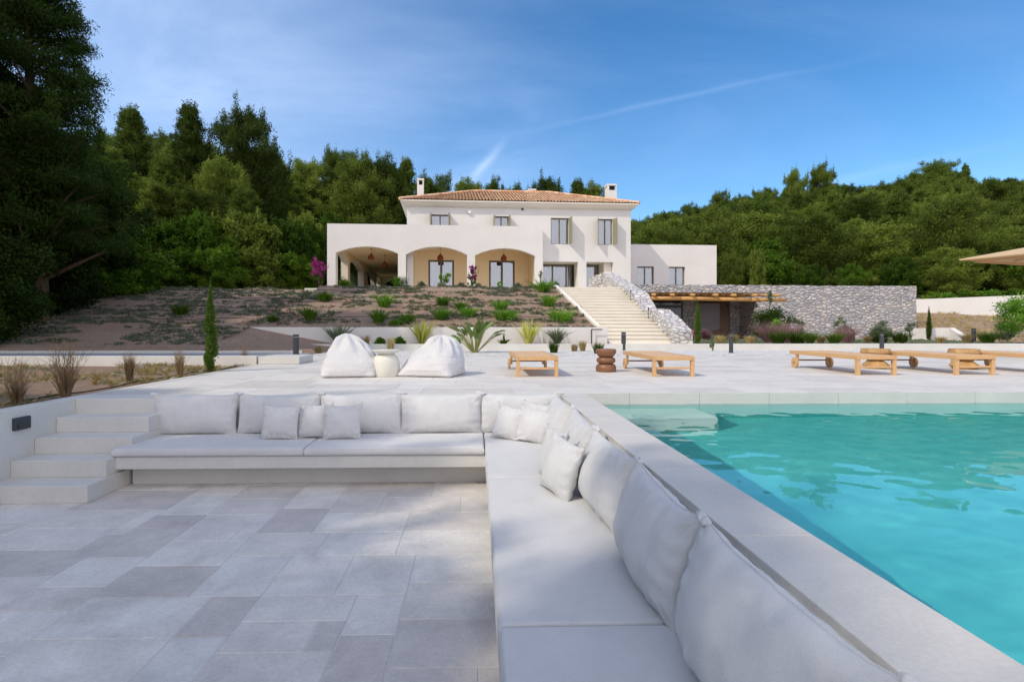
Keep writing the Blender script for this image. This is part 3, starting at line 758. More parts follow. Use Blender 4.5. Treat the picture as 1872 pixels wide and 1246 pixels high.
bean_bag('white bean bag right of the cream round table, crumpled and leaning right', (-.76, 9.50, .003), -16,
         [(0, 0, .45, 0, .36, 4.0), (.03, 0, .50, 0, .42, 4.0), (.12, .02, .50, 0, .44, 3.6), (.22, .05, .475, .02, .42, 3.2), (.32, .08, .435, .05, .39, 2.9), (.42, .11, .37, .09, .34, 2.7), (.51, .13, .295, .13, .28, 2.5), (.58, .14, .225, .15, .23, 2.3), (.635, .14, .165, .16, .17, 2.2), (.67, .13, .11, .16, .11, 2), (.69, .12, .05, .16, .05, 2)], 8, .07)

x, y = on_z(702, 689.5, 0); y += .22
t = thing('side_table', 'cream round pot shaped side table between the two bean bags', 'table', (x, y, 0))
MB().lathe([(.0, .0), (.215, .0), (.224, .012), (.226, .14), (.225, .23), (.215, .285), (.19, .335), (.155, .365), (.13, .376), (.0, .376)]).build('pot_base', tabl, t, smooth=True)
MB().lathe([(.0, .37), (.125, .37), (.14, .385), (.22, .42), (.245, .438), (.248, .447), (.235, .45), (.0, .447)]).build('table_top', tabl, t, smooth=True)
x, y = on_z(1112, 680.5, 0); y += .18
t = thing('stool', 'dark brown turned wood stool of three bulging rings', 'stool', (x, y, 0))
MB().lathe([(0, 0), (.175, 0), (.185, .02), (.19, .08), (.17, .13), (.125, .152)]).lathe([(.12, .15), (.165, .175), (.178, .21), (.165, .25), (.12, .275)]).build('ring_body', brownwood, t, smooth=True)
MB().lathe([(.12, .272), (.155, .30), (.188, .36), (.19, .40), (.185, .418), (.17, .425), (0, .425)]).build('seat', brownwood, t, smooth=True)
def facet_stool(label, loc, rz):
    t = thing('stool', label, 'stool', loc, R(rz), 'pale faceted wood stools between the loungers')
    def fc(a, z0, r0, z1, r1, z2, r2):
        m = MB(); m.lathe([(0, z0), (r0, z0), (r1, z1), (r2, z2), (0, z2)], n=9); return m
    fc(0, 0, .17, .07, .25, .155, .15).build('base_block', tealt, t, bev=.004)
    fc(0, .156, .13, .20, .215, .245, .14).build('middle_block', tealt, t, bev=.004)
    fc(0, .246, .17, .32, .27, .40, .25).build('seat', tealt, t, bev=.004)
x, y = on_z(1617, 675, 0); facet_stool('pale faceted wood stool behind the foot of the third lounger from the left', (x, y+.25, 0), 8)
x, y = on_z(1783, 676, 0); facet_stool('faceted wood stool with a dark patch behind the fourth lounger from the left', (x, y+.25, 0), 40)

def lounger():
    t = thing('sun_lounger', '', 'sun lounger', (0, 0, 0), 0, 'low wooden sun loungers along the pool terrace')
    for sx_ in (-1, 1):
        MB().box(sx_*.335-.019, sx_*.335+.019, .0, 2.02, .272, .345).build('side_rail', wood, t, bev=.004)
        MB().box(sx_*.322-.03, sx_*.322+.03, .012, .075, 0.0, .271).build('leg', wood, t, bev=.004)
        MB().box(sx_*.318-.02, sx_*.318+.02, 1.78, 1.84, .09, .271).build('leg', wood, t, bev=.004)
        w_ = MB(); v = []
        n = 28
        for q, xx in enumerate((sx_*.362-.021, sx_*.362+.021)):
            for k in range(n): v.append((xx, 1.81+.105*math.cos(2*math.pi*k/n), .105+.105*math.sin(2*math.pi*k/n)))
        w_.v = v; w_.f = [tuple(range(n-1, -1, -1)), tuple(range(n, 2*n))] + [(k, (k+1) % n, n+(k+1) % n, n+k) for k in range(n)]
        wo_ = w_.build('wheel', wood, t, bev=.005)
        MB().tube((sx_*.384, 1.81, .105), (sx_*.392, 1.81, .105), .018, n=12).build('axle_cap', brownwood, wo_)
    MB().box(-.315, .315, .004, .036, .275, .342).build('end_rail', wood, t, bev=.004)
    MB().box(-.315, .315, 1.985, 2.016, .275, .342).build('end_rail', wood, t, bev=.004)
    MB().box(-.291, .291, .03, .058, .125, .16).build('stretcher', wood, t, bev=.003)
    MB().tube((-.31, 1.81, .155), (.31, 1.81, .155), .014, n=8).build('stretcher', brownwood, t)
    s = MB(); y = .045
    while y < 1.96: s.box(-.314, .314, y, y+.052, .322, .338); y += .060
    s.build('slat_bed', slatw, t)
    return t
L0 = lounger()
lo = [(944, 689, 'wooden sun lounger seen end on, alone in the middle of the terrace'),
      (1194, 688.5, 'wooden sun lounger just right of the dark brown turned stool'),
      (1567, 686, 'wooden sun lounger with round wheels, third from the left'),
      (1748, 685.5, 'wooden sun lounger fourth from the left, behind the third one'),
      (1913, 685, 'wooden sun lounger at the right edge, cut off by the picture')]
protos = {}
for k, (px, py, lab) in enumerate(lo):
    o = L0 if k == 0 else copy_tree(L0)
    x, y = on_z(px, py, 0); o.location = (x+.352, y-.01, 0); o.rotation_euler = (0, 0, R([0, -1, .5, 0, 0][k])); o['label'] = lab

def bollard(px, base_y, top_y, wpx, z, lab):
    x, y = on_z(px, base_y, z); h = (base_y-top_y)*y/1000; r = wpx*y/2000
    t = thing('bollard_light', lab, 'bollard light', (x, y, z), 0, 'charcoal bollard lights in the garden')
    MB().lathe([(r*1.15, 0), (r*1.15, .02), (r*.98, .022), (r*.98, h*.86)], n=20).build('post', darkm, t, smooth=False)
    MB().lathe([(r*.7, h*.86), (r*.7, h*.9)], n=16).build('lens', simple('frosted_lens', (.5, .5, .48), None, 3, .5), t)
    MB().lathe([(r, h*.9), (r, h)], n=20).build('cap', darkm, t)
bollard(541, 651, 611.5, 10.5, 0, 'dark bollard left of the white bean bags, at the back corner of the terrace')
bollard(1140, 640, 606.5, 8.5, .01, 'dark bollard standing before the foot of the stone stairs')
bollard(1336.5, 645, 608, 7.5, .01, 'dark bollard alone before the flower bed, right of the stairs')
bollard(1612, 641, 607.5, 7.5, .01, 'dark bollard behind the third lounger from the left')
bollard(1560, 624.5, 602, 5.5, .16, 'thin small dark bollard inside the bed, left of the taller one behind a lounger')
bollard(1780, 627.5, 599.5, 7, .16, 'dark bollard near the leafy shrub at the right edge')

# wooden parasol coming in from the right
pc_ = (15.25, 12.9)
t = thing('parasol', 'square wooden ribbed parasol cut off by the right edge of the picture', 'parasol', (pc_[0], pc_[1], 0), R(18))
c1 = simple('sand_canvas', (.62, .45, .27), (.56, .40, .23), 3, .9)
q = MB(); a_ = 1.95; zt = 3.1; ze = 2.62
q.v = [(-a_, -a_, ze), (a_, -a_, ze), (a_, a_, ze), (-a_, a_, ze), (0, 0, zt), (-a_, -a_, ze-.03), (a_, -a_, ze-.03), (a_, a_, ze-.03), (-a_, a_, ze-.03)]
q.f = [(0, 1, 4), (1, 2, 4), (2, 3, 4), (3, 0, 4), (0, 5, 6, 1), (1, 6, 7, 2), (2, 7, 8, 3), (3, 8, 5, 0)]
q.build('canopy', c1, t)
for sx_, sy_ in ((-1, -1), (1, -1), (1, 1), (-1, 1), (0, -1), (1, 0), (0, 1), (-1, 0)):
    MB().tube((0, 0, zt-.09), (sx_*a_*.9, sy_*a_*.9, ze-.035+.04), .028, .022, 6).build('rib', wood, t)
q = MB()
for s_ in (-1, 1): q.box(-a_*.86, a_*.86, s_*a_*.88-.02, s_*a_*.88+.02, ze-.10, ze-.04); q.box(s_*a_*.88-.021, s_*a_*.88+.021, -a_*.86, a_*.86, ze-.102, ze-.042)
q.build('edge_frame', wood, t)
MB().tube((0, 0, 0), (0, 0, zt-.02), .045, n=16).build('pole', wood, t)
MB().box(-.4, .4, -.4, .4, 0.002, .08).build('base_plate', darkm, t, bev=.01)

# ------------------------------------------------------------------ plants: generators
def leaf_cloud(lobes, n, size, seed, elong=2.2, shell=.42, lobe_tone=.55, flat=0.0):
    rs = np.random.RandomState(seed)
    Lb = np.array([l[:6] for l in lobes], dtype=np.float64)
    wgt = (Lb[:, 3]*Lb[:, 4]*Lb[:, 5])**(2/3); wgt /= wgt.sum()
    k = rs.choice(len(Lb), n, p=wgt)
    d = rs.normal(size=(n, 3)); d /= np.linalg.norm(d, axis=1)[:, None]
    rad = rs.rand(n)**shell
    # every lobe is itself uneven: stretch its surface with a few waves
    ph = rs.rand(len(Lb), 3)*6.28
    wob = 1 + .22*np.sin(d[:, 0]*5+ph[k, 0])*np.sin(d[:, 1]*5+ph[k, 1]) + .14*np.sin(d[:, 2]*9+ph[k, 2]+d[:, 0]*7) + .16*rs.normal(size=n)*rad
    P = Lb[k, :3] + Lb[k, 3:6]*d*(rad*wob)[:, None]
    a = rs.normal(size=(n, 3)) + d*.6; a[:, 2] *= (1-flat)
    a /= np.linalg.norm(a, axis=1)[:, None]
    b = np.cross(a, rs.normal(size=(n, 3))); b /= np.linalg.norm(b, axis=1)[:, None]+1e-9
    s = size*(.6+.8*rs.rand(n))[:, None]
    V_ = np.stack([P-a*s*.5, P+b*s*.5/elong+a*s*.05, P+a*s*.5, P-b*s*.5/elong+a*s*.05], 1).reshape(-1, 3)
    F_ = np.arange(4*n).reshape(-1, 4)
    lt = rs.rand(len(Lb))
    T = np.clip(lobe_tone*lt[k] + (1-lobe_tone)*rs.rand(n) + .12*d[:, 2], 0, 1)
    return V_, F_, T
def blades(n, h, spread, wd, seed, droop=.5, seg=5, hv=.35, c=(0, 0, 0), base=.05, up=.3):
    rs = random.Random(seed); V_ = []; F_ = []; T = []
    for k in range(n):
        a = rs.uniform(0, 6.283); L_ = h*(1-hv*rs.random()); ln = spread*(rs.random()**.7)
        r0 = base*rs.random(); o = Vector((c[0]+math.cos(a)*r0, c[1]+math.sin(a)*r0, c[2]))
        out = Vector((math.cos(a), math.sin(a), 0)); sd = Vector((-math.sin(a), math.cos(a), 0))
        b2 = a+rs.uniform(-1.2, 1.2); sd = Vector((-math.sin(b2), math.cos(b2), 0))
        i = len(V_); tn = rs.random()
        for q in range(seg+1):
            u = q/seg; p = o + out*(ln*L_*(u**(1.3))*(1+droop*u)) + Vector((0, 0, L_*(u - droop*.55*ln*u*u*u)))
            ww = wd*(1-u**2.2)*(.55+.45*min(1, u*5))
            if q == seg: ww = wd*.04
            V_ += [tuple(p-sd*ww/2), tuple(p+sd*ww/2)]
        for q in range(seg): j = i+2*q; F_.append((j, j+1, j+3, j+2)); T.append(tn*(.8+.2*q/seg))
    return V_, F_, T
def merge(*parts):
    V_ = []; F_ = []; T = []; o = 0
    for v, f, t in parts:
        v = np.asarray(v, float); f = np.asarray(f, int); V_.append(v); F_.append(f+o); T.append(np.asarray(t, float)); o += len(v)
    return np.vstack(V_), np.vstack(F_), np.concatenate(T)
def plant(name, data, mat, loc, rz=0, sc=1.0, label=None, cat='plant', group=None, parent=None):
    key = data if isinstance(data, bpy.types.Mesh) else np_mesh(name, *data)
    o = link(name, key, mat, parent); o.location = loc; o.rotation_euler = (0, 0, rz)
    o.scale = (sc, sc, sc) if not isinstance(sc, tuple) else sc
    if parent is None: tag(o, label, cat, group)
    return o
def shrub_lobes(r, h, n, seed):
    rs = random.Random(seed); o = []
    for k in range(n):
        a = rs.uniform(0, 6.28); q = r*.62*math.sqrt(rs.random()); s = rs.uniform(.28, .48)*r
        z = h*(.25+.55*rs.random())*(1-.3*(q/r))
        o.append((q*math.cos(a), q*math.sin(a), z, s, s, s*.85))
    return o
def column_lobes(r, h, n, seed):
    rs = random.Random(seed); o = []
    for k in range(n):
        u = k/(n-1); a = rs.uniform(0, 6.28); rr = r*(math.sin(min(1, (u*.93+.10))*math.pi)**.55)*(1-.62*u)
        o.append((math.cos(a)*rr*.25, math.sin(a)*rr*.25, h*(.03+.93*u), rr*.8, rr*.8, h/n*2.0))
    return o
def cypress(px, base_y, top_y, wpx, z, lab, seed):
    x, y = on_z(px, base_y, z) if z is not None else (0, 0)
    h = (base_y-top_y)*y/1000; r = wpx*y/2000
    t = thing('cypress', lab, 'cypress', (x, y, z))
    MB().tube((0, 0, -.05), (0, 0, h*.5), .03, .015, 6).build('trunk', bark, t)
    plant('crown', leaf_cloud(column_lobes(r, h, 26, seed), 9000, max(.04, h*.026), seed, 3.0, .5, .35), cyp_m, (0, 0, 0), parent=t)
    return t
def twigs(n, h, spread, seed, r=.006):
    rs = random.Random(seed); m = MB()
    for k in range(n):
        a = rs.uniform(0, 6.28); tl = spread*rs.random(); p = Vector((rs.uniform(-.03, .03), rs.uniform(-.03, .03), 0)); L_ = h*rs.uniform(.6, 1)
        d = Vector((math.cos(a)*tl, math.sin(a)*tl, 1)).normalized(); pts = [p]; rr = [r]
        for q in range(4):
            d = (d+Vector((rs.uniform(-.25, .25), rs.uniform(-.25, .25), .1))).normalized(); p = p+d*L_/4; pts.append(p); rr.append(r*(1-.2*(q+1)))
            if q > 0:
                e = (d+Vector((rs.uniform(-1, 1), rs.uniform(-1, 1), .3))).normalized(); m.tube(p, p+e*L_*.22, r*.5, r*.2, 4, False)
        m.path([tuple(a_) for a_ in pts], rr, 4)
    return m
def stand(px, py, z=None, th=0.0):
    """the point where a pixel row meets the ground sheet (a few fixed-point steps)"""
    if z is not None: return on_z(px, py, z)
    a, b, v = _ray(px, py, 0)
    lo_, hi_ = 1.0, 90.0; t = lo_
    prev = EYE+v*lo_ - gz(a*lo_, b*lo_)
    while t < hi_:
        t += .15; d = EYE+v*t-gz(a*t, b*t)
        if d <= 0 and b*t > 12.5: return a*t, b*t
        if d <= 0 and a*t < -4.9: return a*t, b*t
    return a*hi_, b*hi_

# ------------------------------------------------------------------ the house (house frame: a along the front, b away from us)
B0 = 36.0; FZ = 2.92                            # porch front, floor level
MBk = B0+.8                                     # front of the two storey block
def A(px, b=B0): return hat(px, 500, b)[0]
def Z(py, b=B0, px=900): return hat(px, py, b)[1]
HB = (A(900), B0, FZ)                           # base point of the house
house = thing('house', 'white two storey villa with a tiled roof and an arched porch', 'house', hw(HB[0], HB[1], HB[2]), HT)
def hp(mb, name, mat, parent=house, **k): return mb.build(name, mat, parent, off=HB, **k)
def arch_pts(x0, x1, zs, zt, n=20):
    """segmental arch as points from left spring to right spring"""
    w_ = (x1-x0)/2; r = zt-zs; Rr = (w_*w_+r*r)/(2*r); cz = zt-Rr; c = (x0+x1)/2; th = math.asin(w_/Rr)
    return [(c+Rr*math.sin(-th+2*th*k/n), cz+Rr*math.cos(-th+2*th*k/n)) for k in range(n+1)]
def arcade(m, x0, x1, bays, y0, y1, zb, ztop, axis='y', zl=0):
    """wall with arched openings; bays = (left, right, spring z, crown z)"""
    c = x0
    for (l, r, zs, zt) in bays:
        m.prism([(c, zb), (l, zb), (l, ztop), (c, ztop)], y0, y1, axis)
        ap = arch_pts(l, r, zs, zt)
        for (p, q) in zip(ap[:-1], ap[1:]): m.prism([p, q, (q[0], ztop), (p[0], ztop)], y0, y1, axis)
        c = r
    m.prism([(c, zb), (x1, zb), (x1, ztop), (c, ztop)], y0, y1, axis)
    return m
pz = Z(409, B0, 640); zsp = Z(467, B0, 740); zcr = Z(450.5, B0, 670)
aL, aR = A(598), A(992)
bays = [(A(613.5), A(727.5), Z(465), zcr), (A(742), A(854), Z(466.5), Z(452)), (A(868.5), A(978), Z(467), Z(453.5))]
m = arcade(MB(), aL, aR, bays, B0, B0+.45, FZ, pz); hp(m, 'porch_front', plaster)
# inner skins of the porch in warm ochre
PD = 24.5                                       # depth of the open pavilion at the left
sp = [(B0+.9, B0+4.6), (B0+5.5, B0+12.2), (B0+13.1, B0+19.9), (B0+20.8, B0+23.9)]
sb = [(a, b, Z(465), zcr) for a, b in sp]
m = arcade(MB(), B0+.452, B0+PD, sb, aL+.05, aL+.5, FZ, pz-.5, 'x'); hp(m, 'porch_side', cream)
m = arcade(MB(), B0+.452, B0+PD, sb, aL, aL+.048, FZ, pz, 'x'); hp(m, 'porch_outer_side', plaster)
m = arcade(MB(), aL+.502, A(743)+1.2, [(aL+1.0, aL+4.2, Z(465), zcr)], B0+PD-.4, B0+PD, FZ, pz-.5); hp(m, 'porch_back', cream)
CE = zcr+.22
# vaulted ochre lining: ceiling and the haunches above the side piers
hp(MB().box(aL+.502, A(727.5)+.9, B0+.452, B0+PD-.402, CE, CE+.25).box(A(727.5)+.902, aR-.05, B0+.452, B0+3.4, CE+.001, CE+.25), 'porch_ceiling', ochre)
zz0 = Z(466)
# dark ochre face over the side arches, just inside the cream wall
m = arcade(MB(), B0+.46, B0+PD-.41, [(a+.02, b-.02, Z(465)-.0, zcr+.01) for a, b in sp], aL+.501, aL+.53, zz0-.02, CE-.003, 'x'); hp(m, 'porch_lining', ochre)
# back wall of the two right bays, doorways cut out
wallb = B0+3.4
def wall_open(m, x0, x1, z0, z1, y0, y1, ops):
    xs = sorted({x0, x1, *[o[0] for o in ops], *[o[1] for o in ops]})
    for a, b in zip(xs[:-1], xs[1:]):
        oo = sorted([o for o in ops if o[0] <= a+1e-6 and o[1] >= b-1e-6], key=lambda o: o[2]); z = z0
        for o in oo:
            if o[2] > z+1e-6: m.box(a, b, y0, y1, z, o[2])
            z = o[3]
        if z < z1-1e-6: m.box(a, b, y0, y1, z, z1)
    return m
dA, dB = (A(783, wallb), A(830, wallb)), (A(894, wallb), A(941, wallb)); dz = Z(476, wallb)
hp(wall_open(MB(), A(727.5)+.9, aR-.06, FZ, CE, wallb, wallb+.3, [(dA[0], dA[1], FZ, dz), (dB[0], dB[1], FZ, dz)]), 'porch_inner_wall', ochre)
hp(MB().box(A(727.5)+.55, A(727.5)+.9, B0+3.401, B0+PD-.41, FZ, CE), 'porch_partition', ochre)
hp(MB().box(aR-.06, aR, B0+.452, MBk, FZ, pz), 'porch_end_wall', plaster)
hp(MB().box(aR-.45, aR-.062, B0+.452, B0+3.39, FZ, CE), 'porch_end_lining', ochre)
glass = NT('window_glass')
gm = glass.new('ShaderNodeMixShader'); gf = glass.new('ShaderNodeFresnel'); gf.inputs['IOR'].default_value = 1.9
gg = glass.new('ShaderNodeBsdfGlossy'); gg.inputs['Roughness'].default_value = .02; gt = glass.new('ShaderNodeBsdfTransparent'); gt.inputs[0].default_value = (.75, .82, .85, 1)
glass.link(glass.math('ADD', gf.outputs[0], .17), gm.inputs[0]); glass.link(gt.outputs[0], gm.inputs[1]); glass.link(gg.outputs[0], gm.inputs[2])
glass_m = glass.done(gm.outputs[0])
def window(name, x0, x1, z0, z1, y, fr=.07, mull=(.5,), label=None, curt=True, mat=frame_m, back=.5, cmat=curtain):
    f = MB(); d = .08
    f.box(x0, x1, y, y+d, z1-fr, z1); f.box(x0, x1, y, y+d, z0, z0+fr*.8)
    f.box(x0, x0+fr, y+.002, y+d-.002, z0+fr*.8, z1-fr); f.box(x1-fr, x1, y+.002, y+d-.002, z0+fr*.8, z1-fr)
    for q in mull:
        c = x0+(x1-x0)*q; f.box(c-fr*.6, c+fr*.6, y+.004, y+d-.004, z0+fr*.8, z1-fr)
    o = hp(f, name, mat)
    if label: o['label'] = label
    hp2 = MB().box(x0+fr, x1-fr, y+.035, y+.045, z0+fr*.8, z1-fr); p = hp2.build('pane', glass_m, o, off=HB)
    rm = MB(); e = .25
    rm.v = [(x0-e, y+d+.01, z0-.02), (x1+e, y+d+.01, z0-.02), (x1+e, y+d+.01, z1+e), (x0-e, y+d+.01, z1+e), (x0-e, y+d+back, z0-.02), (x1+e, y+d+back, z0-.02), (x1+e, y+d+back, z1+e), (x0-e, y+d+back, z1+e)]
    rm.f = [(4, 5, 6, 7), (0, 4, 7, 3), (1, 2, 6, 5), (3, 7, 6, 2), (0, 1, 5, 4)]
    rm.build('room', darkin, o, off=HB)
    if curt:
        c = MB(); n = 60; i = 0
        for k in range(n+1):
            u = k/n; xx = x0+(x1-x0)*u; yy_ = y+d+.12+.03*math.sin(u*75)+.012*math.sin(u*31)
            c.v += [(xx, yy_, z0), (xx, yy_, z1)]
        c.f = [(2*k, 2*k+2, 2*k+3, 2*k+1) for k in range(n)]
        c.build('curtain', cmat, o, off=HB)
    return o
window('french_door', dA[0], dA[1], FZ+.01, dz, wallb+.06, .13, label='french door behind the middle arch')
window('french_door', dB[0], dB[1], FZ+.01, dz, wallb+.06, .13, label='french door behind the right arch')
# two storey block
mL, mR = A(744, MBk), A(1153, MBk); ezb = Z(384, MBk, 1153)-.02; ez = ezb
def W4(l, r, t_, b_, px=1000): return (A(l, MBk), A(r, MBk), Z(b_, MBk, px), Z(t_, MBk, px))
w1 = W4(787, 822, 395, 424); w2 = W4(903, 930, 396.5, 426); w3 = W4(1007, 1040, 398, 446); w4 = W4(1094, 1120, 398.5, 446)
g1 = W4(993, 1056.5, 478, 540); g2 = W4(1072, 1121, 478, 540)
ops = [w1, w2, w3, w4, (g1[0], g1[1], FZ, g1[3]), (g2[0], g2[1], FZ, g2[3])]
bayop = (A(727.5)+1.0, aR-.06, FZ, CE+.25)
hp(wall_open(MB(), mL, mR, FZ, ezb, MBk, MBk+.35, ops+[(mL+.4, aR-.061, FZ, CE+.26)]), 'main_wall', plaster)
DEP = 9.0
hp(MB().box(mL, mL+.35, MBk+.352, MBk+DEP, CE+.27, ezb).box(mR-.35, mR, MBk+.352, MBk+DEP, FZ, ezb).box(mL, mR, MBk+DEP, MBk+DEP+.35, FZ, ezb), 'side_walls', plaster)
hp(MB().box(aR+.001, mR-.36, MBk+.353, MBk+2.2, g1[3]+.002, g1[3]+.25), 'loggia_ceiling', cream)
hp(MB().box(g2[1]-.55, g2[1]-.01, MBk+.353, MBk+1.7, FZ, g2[3]).box(A(1056.5, MBk)+.02, A(1072, MBk)-.02, MBk+.353, MBk+1.2, FZ, g1[3]), 'loggia_piers', cream)
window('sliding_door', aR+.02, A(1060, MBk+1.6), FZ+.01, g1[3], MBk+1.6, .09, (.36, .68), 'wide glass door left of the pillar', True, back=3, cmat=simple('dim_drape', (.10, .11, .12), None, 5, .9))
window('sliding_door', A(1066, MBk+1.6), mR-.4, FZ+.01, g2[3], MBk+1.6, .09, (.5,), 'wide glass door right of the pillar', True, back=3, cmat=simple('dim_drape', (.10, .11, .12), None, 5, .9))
for k, w_ in enumerate((w1, w2, w3, w4)):
    o = window('window', w_[0], w_[1], w_[2], w_[3], MBk+.18, .07, (.5,), ['left upper window', 'second upper window', 'tall upper window with one open shutter', 'tall upper window at the right with both shutters open'][k])
    for sx_ in (0, 1):
        if k == 2 and sx_ == 0: continue
        xx = w_[0]-.02 if sx_ == 0 else w_[1]+.02
        ang = R({0: 98, 1: 86, 2: 86, 3: 74}[k]) if sx_ else R({0: 96, 1: 95, 3: 74}.get(k, 90))
        L_ = (w_[1]-w_[0])/2
        s_ = MB(); dx = math.cos(ang)*L_*(1 if sx_ else -1); dy = -math.sin(ang)*L_; th = .025
        nrm = Vector((-dy, dx, 0)).normalized()*th
        p0 = Vector((xx, MBk-.01, 0)); p1 = p0+Vector((dx, dy, 0))
        s_.prism([tuple((p0-nrm)[:2]), tuple((p1-nrm)[:2]), tuple((p1+nrm)[:2]), tuple((p0+nrm)[:2])], w_[2], w_[3], 'z')
        s_.build('shutter', shutm, o, off=HB)
# cornice and roof
ov = .47; r0, r1 = mL-ov, mR+ov; q0, q1 = MBk-ov, MBk+DEP+.35+ov; ze_ = ezb+.36
co_ = MB(); prof = [(0, 0), (.10, .03), (.22, .10), (.34, .22), (.43, .30), (.43, .36), (0, .36)]
rings = []
for (d, zq) in prof[:-1]:
    i = len(co_.v); co_.v += [(mL-d, MBk-d, ezb+zq), (mR+d, MBk-d, ezb+zq), (mR+d, MBk+DEP+.35+d, ezb+zq), (mL-d, MBk+DEP+.35+d, ezb+zq)]; rings.append(i)
for a, b in zip(rings[:-1], rings[1:]):
    for k in range(4): j = (k+1) % 4; co_.f.append((a+k, a+j, b+j, b+k))
co_.f.append((rings[-1], rings[-1]+1, rings[-1]+2, rings[-1]+3))
hp(co_, 'cornice', cream)
tt = NT('clay_roof_tile'); cc = tt.coord('Object')
tv = tt.new('ShaderNodeTexVoronoi'); tt.link(cc, tv.inputs['Vector']); tv.inputs['Scale'].default_value = 3.2
ts = tt.new('ShaderNodeSeparateColor'); tt.link(tv.outputs['Color'], ts.inputs[0])
tcol = tt.ramp(ts.outputs[0], [(0, (.54, .27, .14)), (.4, (.68, .40, .23)), (.75, (.76, .52, .34)), (1, (.64, .44, .30))])
tcol = tt.mix(1.0, tcol, tt.maprange(tt.noise(cc, 2, 6, .7), .3, .7, .8, 1.12), 'MULTIPLY')
tile_m = tt.done(tt.bsdf(tcol, .85, .2, tt.bump(tt.noise(cc, 30, 4, .6), .3, .01)))
half = (q1-q0)/2; rise = half*.36; pitch = .22
rf = MB(); under = MB()
def roof_face(o, e, up, Ln, cap):
    """o eave corner, e unit vector along the eave, up unit vector inward; cap = plan depth of the ridge"""
    nt_ = int(Ln/pitch); pw = Ln/nt_
    for t_ in range(nt_):
        for hlf in range(6):
            x0_ = (t_+hlf/6)*pw; x1_ = (t_+(hlf+1)/6)*pw
            def hh(u): return .075*abs(math.sin(math.pi*u)) if True else 0
            h0, h1 = hh(hlf/6), hh((hlf+1)/6)
            m0, m1 = min(x0_, Ln-x0_, cap), min(x1_, Ln-x1_, cap)
            rows = max(1, int(cap/.36)); 
            for rr in range(rows):
                s0, s1 = rr*cap/rows, (rr+1)*cap/rows
                a0, b0 = min(s0, m0), min(s0, m1); a1, b1 = min(s1, m0), min(s1, m1)
                if a0 >= m0-1e-6 and b0 >= m1-1e-6: break
                i = len(rf.v)
                for (xq, sq, hq, lift) in ((x0_, a0, h0, .03), (x1_, b0, h1, .03), (x1_, b1, h1, 0), (x0_, a1, h0, 0)):
                    p = o+e*xq+up*sq; rf.v.append((p.x, p.y, ze_+.02+sq*rise/half+hq+lift))
                rf.f.append((i, i+1, i+2, i+3))
X_, Y_ = Vector((1, 0, 0)), Vector((0, 1, 0))
roof_face(Vector((r0, q0, 0)), X_, Y_, r1-r0, half)
roof_face(Vector((r1, q0, 0)), Y_, -X_, q1-q0, half)
roof_face(Vector((r0, q1, 0)), -Y_, X_, q1-q0, half)
roof_face(Vector((r1, q1, 0)), -X_, -Y_, r1-r0, half)
roof = hp(rf, 'roof', tile_m)
rc = MB(); za, zb_ = ze_+.07, ze_+.07+rise
c4 = [(r0, q0), (r1, q0), (r1, q1), (r0, q1)]; ra, rb = (r0+half, q0+half), (r1-half, q0+half)
for p, q in ((c4[0], ra), (c4[3], ra), (c4[1], rb), (c4[2], rb)): rc.tube((*p, za), (*q, zb_), .10, .10, 8)
rc.tube((*ra, zb_), (*rb, zb_), .11, .11, 8); rc.build('ridge_tiles', tile_m, roof, off=HB)
under.box(r0+.03, r1-.03, q0+.03, q1-.03, ze_-.0, ze_+.018); under.build('eave_board', cream, roof, off=HB)
def chimney(px0, px1, ytop, b, zlow, nm):
    x0_, x1_ = A(px0, b), A(px1, b); zt = Z(ytop, b, px0); d = (x1_-x0_)
    c = MB(); c.box(x0_, x1_, b, b+d, zlow, zt-.45); cm = c.build('chimney', plaster, roof, off=HB); cm['label'] = nm
    k = MB(); e = .08
    for (a, b_) in ((x0_, b), (x1_-e, b), (x0_, b+d-e), (x1_-e, b+d-e)): k.box(a, a+e*1.6 if a == x0_ else a+e, b_, b_+e, zt-.45, zt-.12)
    k.box(x0_-.02, x1_+.02, b-.02, b+d+.02, zt-.12, zt)
    k.box(x0_+.05, x0_+.10, b+.1, b+d-.1, zt-.45, zt-.12)
    k.build('chimney_cap', plaster, roof, off=HB)
    MB().box(x0_+.12, x1_-.12, b+.15, b+d-.15, zt-.45, zt-.13).build('flue', darkin, roof, off=HB)
chimney(762.5, 774.5, 326, B0+3.0, ze_, 'tall thin chimney at the left')
chimney(965.5, 980, 345, B0+8.5, ze_+.5, 'small chimney behind the ridge')
chimney(1110.5, 1127.5, 336, B0+3.2, ze_, 'wide chimney at the right')
# wing at the right
WB = B0+4.0; wL, wR = mR+.001, A(1310, WB); wz = Z(447.5, WB, 1250)
u1 = (A(1165, WB), A(1195.5, WB), Z(522, WB, 1180), Z(487, WB, 1180)); u2 = (A(1223, WB), A(1252.5, WB), Z(522, WB, 1240), Z(487.5, WB, 1240))
hp(wall_open(MB(), wL, wR, FZ-.9, wz, WB, WB+.35, [u1, u2]), 'wing_wall', plaster)
hp(MB().box(wR-.35, wR, WB+.352, WB+7, FZ-.9, wz).box(wL, wR-.36, WB+6.6, WB+6.95, FZ-.9, wz).box(wL, wR-.36, WB+.352, WB+6.58, wz-.9, wz-.7), 'wing_shell', plaster)
for w_, lb_ in ((u1, 'left window of the low wing'), (u2, 'right window of the low wing')): window('window', *w_, WB+.2, .08, (.5,), lb_, cmat=simple('grey_drape', (.30, .36, .37), None, 5, .9))
hp(MB().box(A(855, MBk), A(861, MBk), MBk-.14, MBk-.001, Z(391.5, MBk), Z(385.5, MBk)), 'flood_light', whitem)
